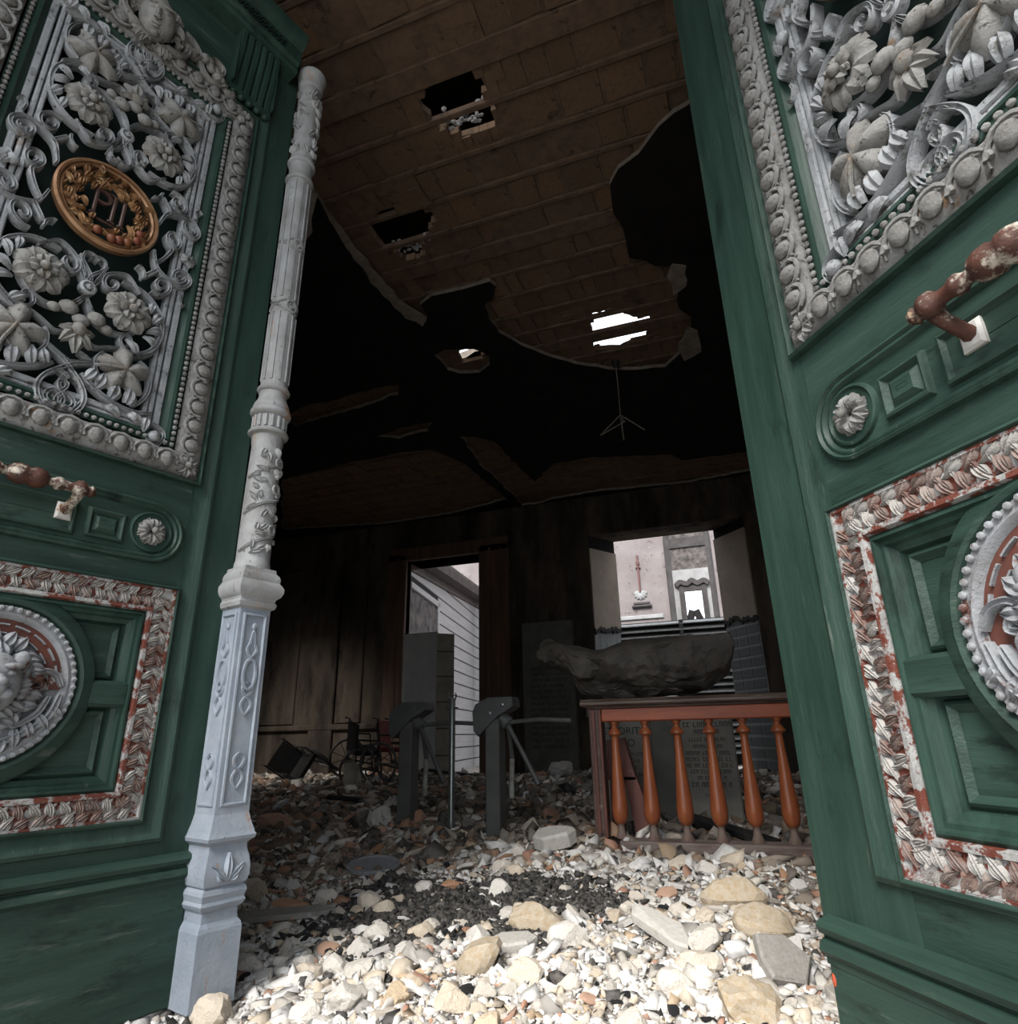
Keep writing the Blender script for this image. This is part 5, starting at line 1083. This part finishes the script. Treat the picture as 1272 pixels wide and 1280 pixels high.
obj('far_post', MB().bbox(-1.11, -1.02, 1.82, 1.9, .05, .95, .006), M['wooddark'], bal)
# broken newel leaning behind the first balusters
nw = thing('broken_newel', 'short red-brown wooden newel piece leaning behind the first two balusters', 'wood', (-.93, 5.16, ground(-.93, 5.16) - .02))
obj('newel_block', MB().add([(-.10, -.05, .42), (.12, -.05, .42), (.05, -.05, .72), (-.08, -.05, .70), (-.10, .06, .42), (.12, .06, .42), (.05, .06, .72), (-.08, .06, .70)], [(0, 1, 2, 3), (7, 6, 5, 4), (0, 4, 5, 1), (1, 5, 6, 2), (2, 6, 7, 3), (3, 7, 4, 0)]), M['newel'], nw)
obj('newel_board', MB().add([(-.09, -.04, 0), (.0, -.04, 0), (.02, -.04, .43), (-.08, -.04, .43), (-.09, .05, 0), (.0, .05, 0), (.02, .05, .43), (-.08, .05, .43)], [(0, 1, 2, 3), (7, 6, 5, 4), (0, 4, 5, 1), (1, 5, 6, 2), (2, 6, 7, 3), (3, 7, 4, 0)]), M['newel'], nw)
obj('splayed_leg', MB().add([(.10, -.05, 0), (.27, -.05, 0), (.12, -.05, .44), (.03, -.05, .44), (.10, .03, 0), (.27, .03, 0), (.12, .03, .44), (.03, .03, .44)], [(0, 1, 2, 3), (7, 6, 5, 4), (0, 4, 5, 1), (1, 5, 6, 2), (2, 6, 7, 3), (3, 7, 4, 0)]), M['newel'], nw)

# ================================================================== black rock on its plinth
ped = thing('plinth', 'dark stone plinth carrying the black rock behind the balustrade', 'plinth', (-.66, 6.15, 0))
obj('plinth_block', MB().bbox(-.30, .42, -.28, .32, -.02, 1.02, .02), M['darkplaque'], ped)
obj('plinth_cap', MB().bbox(-.34, .46, -.32, .36, 1.02, 1.07, .012), M['darkplaque'], ped)
obj('cradle', MB().bbox(-.30, .16, -.12, .16, 1.07, 1.14, .02), M['steel'], ped)
def lettering(parent, x0, x1, ztop, lines, m, seed, y):
    """rows of small raised strokes, too worn to read"""
    r = random.Random(seed); mb = MB(); z = ztop
    for hgt, fill, gap in lines:
        w = (x1 - x0) * fill; x = (x0 + x1) / 2 - w / 2
        while x < (x0 + x1) / 2 + w / 2:
            wl_ = r.randint(2, 7)
            for _ in range(wl_):
                t = hgt * .16; cw = hgt * .6
                if x > (x0 + x1) / 2 + w / 2: break
                k = r.randint(0, 3)
                mb.box(x, x + t, y, y + .004, z - hgt, z)
                if k != 1: mb.box(x, x + cw, y, y + .004, z - t, z)
                if k >= 2: mb.box(x + cw - t, x + cw, y, y + .004, z - hgt, z)
                if k in (0, 1): mb.box(x, x + cw * .9, y, y + .004, z - hgt, z - hgt + t)
                x += cw * 1.35
            x += hgt * .55
        z -= hgt + gap
    obj('lettering', mb, m, parent, kind='stuff')
def words(parent, txt, x, z, size, m, y):
    cu = bpy.data.curves.new('lettering', 'FONT'); cu.body = txt; cu.size = size; cu.align_x = 'CENTER'; cu.extrude = .002
    to = bpy.data.objects.new('tmp', cu); COL.objects.link(to); bpy.context.view_layer.update()
    me = bpy.data.meshes.new_from_object(to.evaluated_get(bpy.context.evaluated_depsgraph_get())); bpy.data.objects.remove(to)
    me.materials.clear(); me.materials.append(m); put('lettering', me, parent, (x, y, z), (PI / 2, 0, 0))
p1 = thing('inscribed_plaque', 'stone plaque with worn teal lettering behind the first two balusters', 'plaque', (-1.0, 5.80, 0)); p1.rotation_euler = (-.04, 0, .05)
obj('plaque_slab', MB().bbox(-.30, .235, .0, .06, .10, 1.0, .012), M['marble'], p1)
words(p1, 'METEORITO', -.02, .80, .085, M['letterteal'], -.003); words(p1, 'BENDEGO', -.10, .70, .085, M['letterteal'], -.003)
lettering(p1, -.27, .20, .65, [(.026, .8, .03), (.026, .7, .03), (.026, .5, .03), (.026, .7, .03)], M['letter'], 1, -.003)
p2 = thing('inscribed_plaque', 'grey stone plaque with many worn black lines behind the third and fourth balusters', 'plaque', (-.30, 5.80, 0)); p2.rotation_euler = (-.04, 0, -.05)
obj('plaque_slab', MB().bbox(-.22, .215, .0, .06, .12, 1.0, .012), M['marble'], p2)
lettering(p2, -.20, .19, .885, [(.040, .95, .022), (.034, .5, .030), (.028, .75, .026), (.028, .6, .024), (.030, .95, .018), (.030, .95, .018), (.030, .95, .018), (.028, .8, .020), (.028, .55, .020), (.036, .8, .05), (.016, .3, .02)], M['letter'], 2, -.003)
# the rock: a long iron mass with a beaked left end, flat top and hollowed underside
bmm = bmesh.new(); bmesh.ops.create_icosphere(bmm, subdivisions=5, radius=1)
TOP = [(-1.0, .60), (-.93, .66), (-.8, .67), (-.6, .61), (-.4, .56), (-.2, .60), (0, .64), (.3, .66), (.6, .67), (.85, .68), (.97, .66), (1, .55)]
BOT = [(-1.0, .52), (-.93, .38), (-.8, .33), (-.62, .24), (-.57, .04), (-.45, -.02), (-.2, -.04), (0, -.03), (.2, -.03), (.5, -.03), (.66, .0), (.80, .08), (.92, .24), (1, .5)]
def lin(T, x):
    for (a, b), (c, d) in zip(T, T[1:]):
        if x <= c: return b + (d - b) * (x - a) / (c - a)
    return T[-1][1]
for v in bmm.verts:
    d = v.co.normalized(); x = max(-1, min(1, d.x * 1.02)); t, b = lin(TOP, x), lin(BOT, x)
    rr = math.sqrt(max(1 - d.x * d.x, 1e-6)); uz, uy = d.z / rr, d.y / rr
    e = .55; sz = math.copysign(abs(uz) ** e, uz); sy = math.copysign(abs(uy) ** .7, uy)
    z = (t + b) / 2 + (t - b) / 2 * sz; y = .36 * sy * (1 - .55 * abs(x) ** 3) * (1.0 if z > .2 else .55 + .45 * max(0, (z + .05) / .25))
    # two broad hollows on the front and a ridge falling to the right
    if y < 0:
        y += .14 * math.exp(-((x + .28) / .26) ** 2 - ((z - .10) / .14) ** 2) + .12 * math.exp(-((x - .55) / .25) ** 2 - ((z - .22) / .16) ** 2) - .05 * math.exp(-((x - .12) / .14) ** 2 - ((z - .2) / .3) ** 2) + .08 * math.exp(-((x + .8) / .15) ** 2 - ((z - .35) / .1) ** 2)
    p = Vector((x, y, z)); n_ = -.10 * abs(mnoise.noise(p * 2.1 + Vector((3, 1, 7)))) + .05 * abs(mnoise.noise(p * 4.3 + Vector((2, 8, 1)))) + .02 + .030 * mnoise.noise(p * 3) + .018 * mnoise.noise(p * 8) + .010 * mnoise.noise(p * 19) - .03 * max(0, mnoise.noise(p * 5 + Vector((9, 3, 1))) - .25)
    v.co = (x * .90, y * .9 + n_, z * .755 + n_ * .8)
me = bpy.data.meshes.new('meteorite'); bmm.to_mesh(me); bmm.free(); me.materials.append(M['meteor']); me.polygons.foreach_set('use_smooth', [True] * len(me.polygons)); me.set_sharp_from_angle(angle=math.radians(16))
put('meteorite', me, None, (-.88, 6.0, 1.125), (0, 0, .03), label='huge black iron meteorite resting on the plinth above the balustrade', category='rock')

# ================================================================== turnstiles and post
def turnstile(x, y, rz, label):
    z0 = ground(x, y) - .03
    t = thing('turnstile', label, 'turnstile', (x, y, z0), (0, 0, rz), group='turnstiles')
    H_ = 1.09 - z0
    obj('pedestal', MB().bbox(-.058, .058, -.055, .085, 0, H_ - .16, .008), M['tpost'], t)
    hd = [(-.155, H_ - .10), (-.13, H_ - .045), (-.045, H_ - .005), (.175, H_ - .005), (.185, H_ - .065), (.14, H_ - .095), (.06, H_ - .135), (-.11, H_ - .285), (-.145, H_ - .245)]
    h = obj('head', MB().prism(hd, -.075, .105), M['tsteel'], t)
    obj('side_plate', MB().prism([(x_ * .96, (z_ - H_ + .12) * .94 + H_ - .12) for x_, z_ in hd], -.082, -.074), M['tsteel'], h)
    obj('top_plate', MB().bbox(-.04, .17, -.07, .10, H_ - .006, H_ + .004, .003), M['steel'], h)
    for bx, bz in ((-.005, H_ - .115), (.10, H_ - .055)): obj('bolt', MB().lathe([(.012, 0), (.012, -.008), (.0, -.011)], 10, 'y', cx=bx, cy=-.082, cz=bz, caps=False), M['steel'], h)
    hub = Vector((.075, .02, H_ - .165)); ax = Vector((.72, 0, -.69))
    mb = MB(); mb.tube([hub - ax * .06, hub + ax * .045, hub + ax * .06], [.055, .055, .035], 14); obj('hub', mb, M['tsteel'], t, smooth=40)
    obj('arm', MB().tube([hub + ax * .03, hub + Vector((.30, -.02, -.005)), hub + Vector((.56, -.06, -.02))], .017, 10), M['steel'] if 'bare steel' in label else M['tsteel'], t, smooth=40)
    obj('arm', MB().tube([hub + ax * .03, hub + Vector((.14, -.05, -.20)), hub + Vector((.30, -.10, -.46))], .018, 10), M['tsteel'], t, smooth=40)
    a3 = obj('arm', MB().tube([hub + ax * .03, hub + Vector((.005, .10, -.10)), hub + Vector((.0, .18, -.30))], .020, 10), M['tpost'], t, smooth=40)
    obj('peeled_sleeve', MB().tube([hub + Vector((.0, .175, -.29)), hub + Vector((-.01, .19, -.40)), hub + Vector((-.02, .20, -.58))], .022, 10), M['armpale'], a3, smooth=40)
turnstile(-2.68, 5.0, .0, 'dark turnstile in front of the narrow back doorway, nearest the burnt wheelchairs')
turnstile(-1.845, 4.85, .0, 'dark turnstile with a bare steel arm, nearest the wooden balustrade')
sp = thing('steel_post', 'slim bare steel post between the two turnstiles', 'post', (-2.245, 4.93, ground(-2.245, 4.93) - .03))
obj('tube', MB().lathe([(.0, 0), (.026, 0), (.026, 1.03), (.022, 1.035), (.0, 1.035)], 14, 'z', caps=False), M['steel'], sp, smooth=40)
obj('foot_flange', MB().lathe([(.0, .0), (.05, .0), (.05, .03), (.026, .04)], 14, 'z', caps=False), M['steel'], sp, smooth=40)
mb = MB(); mb.tube([(-.055, -.01, .955), (.055, -.01, .955)], .008, 8); obj('clamp_bar', mb, M['steel'], sp)
for dx in (-.022, .022): obj('clip', MB().tube([(dx, 0, 1.02), (dx * 1.6, 0, 1.055), (dx * 1.2, 0, 1.075)], .008, 6), M['steel'], sp)

# ================================================================== burnt wheelchairs by the back wall
def wheelchair(x, y, rz, label, tilt, red):
    t = thing('wheelchair', label, 'wheelchair', (x, y, ground(x, y)), (tilt, 0, rz), group='burnt wheelchairs')
    for s_ in (-1, 1):
        w = obj('wheel', MB().lathe([(.262, -.018), (.285, -.018), (.295, 0), (.285, .018), (.262, .018), (.255, 0), (.262, -.018)], 32, 'y', caps=False), M['rim'], t, smooth=50, loc=(0, s_ * .28, .29))
        mb = MB()
        for k in range(9): a = 2 * PI * k / 9; mb.tube([(0, 0, 0), (.26 * math.cos(a), 0, .26 * math.sin(a))], .006, 5)
        obj('spokes', mb, M['rim'], w, kind='stuff'); obj('axle_hub', MB().lathe([(.0, -.03), (.035, -.03), (.035, .03), (.0, .03)], 12, 'y', caps=False), M['steel'], w)
        obj('caster', MB().lathe([(.06, -.015), (.08, 0), (.06, .015), (.05, 0), (.06, -.015)], 16, 'y', caps=False), M['rubber'], t, loc=(.38, s_ * .22, .08))
        mb = MB(); mb.tube([(-.14, s_ * .22, .92), (-.06, s_ * .22, .90), (-.04, s_ * .22, .45), (.0, s_ * .22, .29), (.38, s_ * .22, .20)], .014, 8); mb.tube([(-.04, s_ * .22, .68), (.30, s_ * .22, .66), (.36, s_ * .22, .40), (.42, s_ * .22, .10)], .014, 8); obj('side_frame', mb, M['rubber'], t, smooth=40)
    obj('seat', MB().bbox(-.04, .36, -.21, .21, .44, .50, .02), M['redcloth'] if red else M['rubber'], t)
    obj('backrest', MB().add([(-.05, -.20, .48), (-.05, .20, .48), (-.09, .20, .86), (-.09, -.20, .86), (-.01, -.20, .48), (-.01, .20, .48), (-.05, .20, .88), (-.05, -.20, .88)], [(0, 1, 2, 3), (7, 6, 5, 4), (0, 4, 5, 1), (1, 5, 6, 2), (2, 6, 7, 3), (3, 7, 4, 0)]), M['redcloth'] if red else M['rubber'], t)
wheelchair(-5.05, 8.75, .12, 'burnt wheelchair with a dull red seat, closest to the turnstile', 0, True)
wheelchair(-5.75, 8.9, .9, 'blackened wheelchair tilted over, behind the ochre carton', .25, False)
wheelchair(-6.35, 9.0, -.5, 'blackened wheelchair tipped flat, closest to the door column', 1.0, False)
hp_ = thing('charred_box', 'small ochre carton between the burnt wheelchair wheels', 'box', (-5.42, 8.45, ground(-5.42, 8.45))); obj('carton', MB().bbox(-.10, .10, -.08, .08, 0, .30, .01), M['partside'], hp_); obj('flap', MB().add([(-.10, -.08, .30), (.10, -.08, .30), (.12, -.16, .36), (-.09, -.17, .35)], [(0, 1, 2, 3)]), M['partside'], hp_)
# inscribed wall tablet on the back wall
wp = thing('wall_tablet', 'tall smoked stone tablet fixed to the back wall under the beak of the black rock', 'plaque', (-3.10, 10.96, 0)); obj('tablet', MB().bbox(-.50, .46, -.06, .04, .12, 2.76, .02), M['darkplaque'], wp)
obj('seal', MB().lathe([(.16, 0), (.16, -.012), (.13, -.018), (.11, -.008), (.07, -.016), (.0, -.020)], 20, 'y', cx=-.0, cy=-.06, cz=2.28, caps=False), M['marble'], wp)
lettering(wp, -.42, .38, 1.95, [(.05, .8, .05)] * 14, M['letter'], 5, -.063)
# burnt pendant lamp wire
lp = thing('pendant_wire', 'burnt pendant lamp frame hanging on its wire from the ceiling', 'lamp', (-.89, 6.66, ZC))
obj('ceiling_rose', MB().lathe([(.0, .03), (.05, .03), (.045, -.03), (.015, -.06), (.0, -.06)], 14, 'z', caps=False), M['char'], lp, smooth=40)
obj('wire', MB().tube([(0, 0, -.05), (.005, .0, -.30), (.0, .01, -.72)], .0055, 6), M['plasteredge'], lp)
mb = MB(); mb.tube([(0, .01, -.70), (-.26, .02, -.92)], .007, 6); mb.tube([(-.26, .02, -.92), (.05, .0, -.80)], .006, 6); mb.tube([(.02, .01, -.72), (.26, .05, -.93)], .007, 6); mb.tube([(0, .01, -.72), (.01, .05, -1.02)], .007, 6); obj('lamp_frame', mb, M['plasteredge'], lp)
obj('socket', MB().lathe([(.0, .03), (.022, .02), (.022, -.05), (.0, -.05)], 10, 'z', caps=False), M['tsteel'], lp, loc=(.015, .01, -.74))
# plaster strip dangling beside the column
hs = thing('hanging_strip', 'torn plaster strip hanging from the ceiling beside the column', 'plaster', (-2.76, 3.20, ZC - .02))
mb = MB(); mb.prism([(-.02, 0), (.04, -.02), (.06, -.28), (.10, -.40), (.07, -.50), (.09, -.58), (.05, -.60), (.0, -.46), (-.02, -.25)], -.008, .008); obj('strip', mb, M['plasteredge'], hs, rot=(.0, .18, .5))
# long boards and sticks on the dark floor
for x, y, l, rz, lab in ((-4.0, 6.6, .9, .5, 'charred board lying on the dark debris between column and turnstile'), (-4.6, 10.2, 1.1, .2, 'charred plank lying across the sill of the narrow back doorway'), (-.2, 5.3, .8, -.7, 'charred lath lying behind the fourth baluster')):
    t = thing('charred_board', lab, 'wood', (x, y, ground(x, y) + .06), (.05, .12, rz)); obj('board', MB().bbox(-l / 2, l / 2, -.06, .06, -.02, .02, .006), M['char'], t); obj('nail', MB().tube([(l * .3, 0, .02), (l * .3, .004, .06)], .005, 5), M['rust'], t)
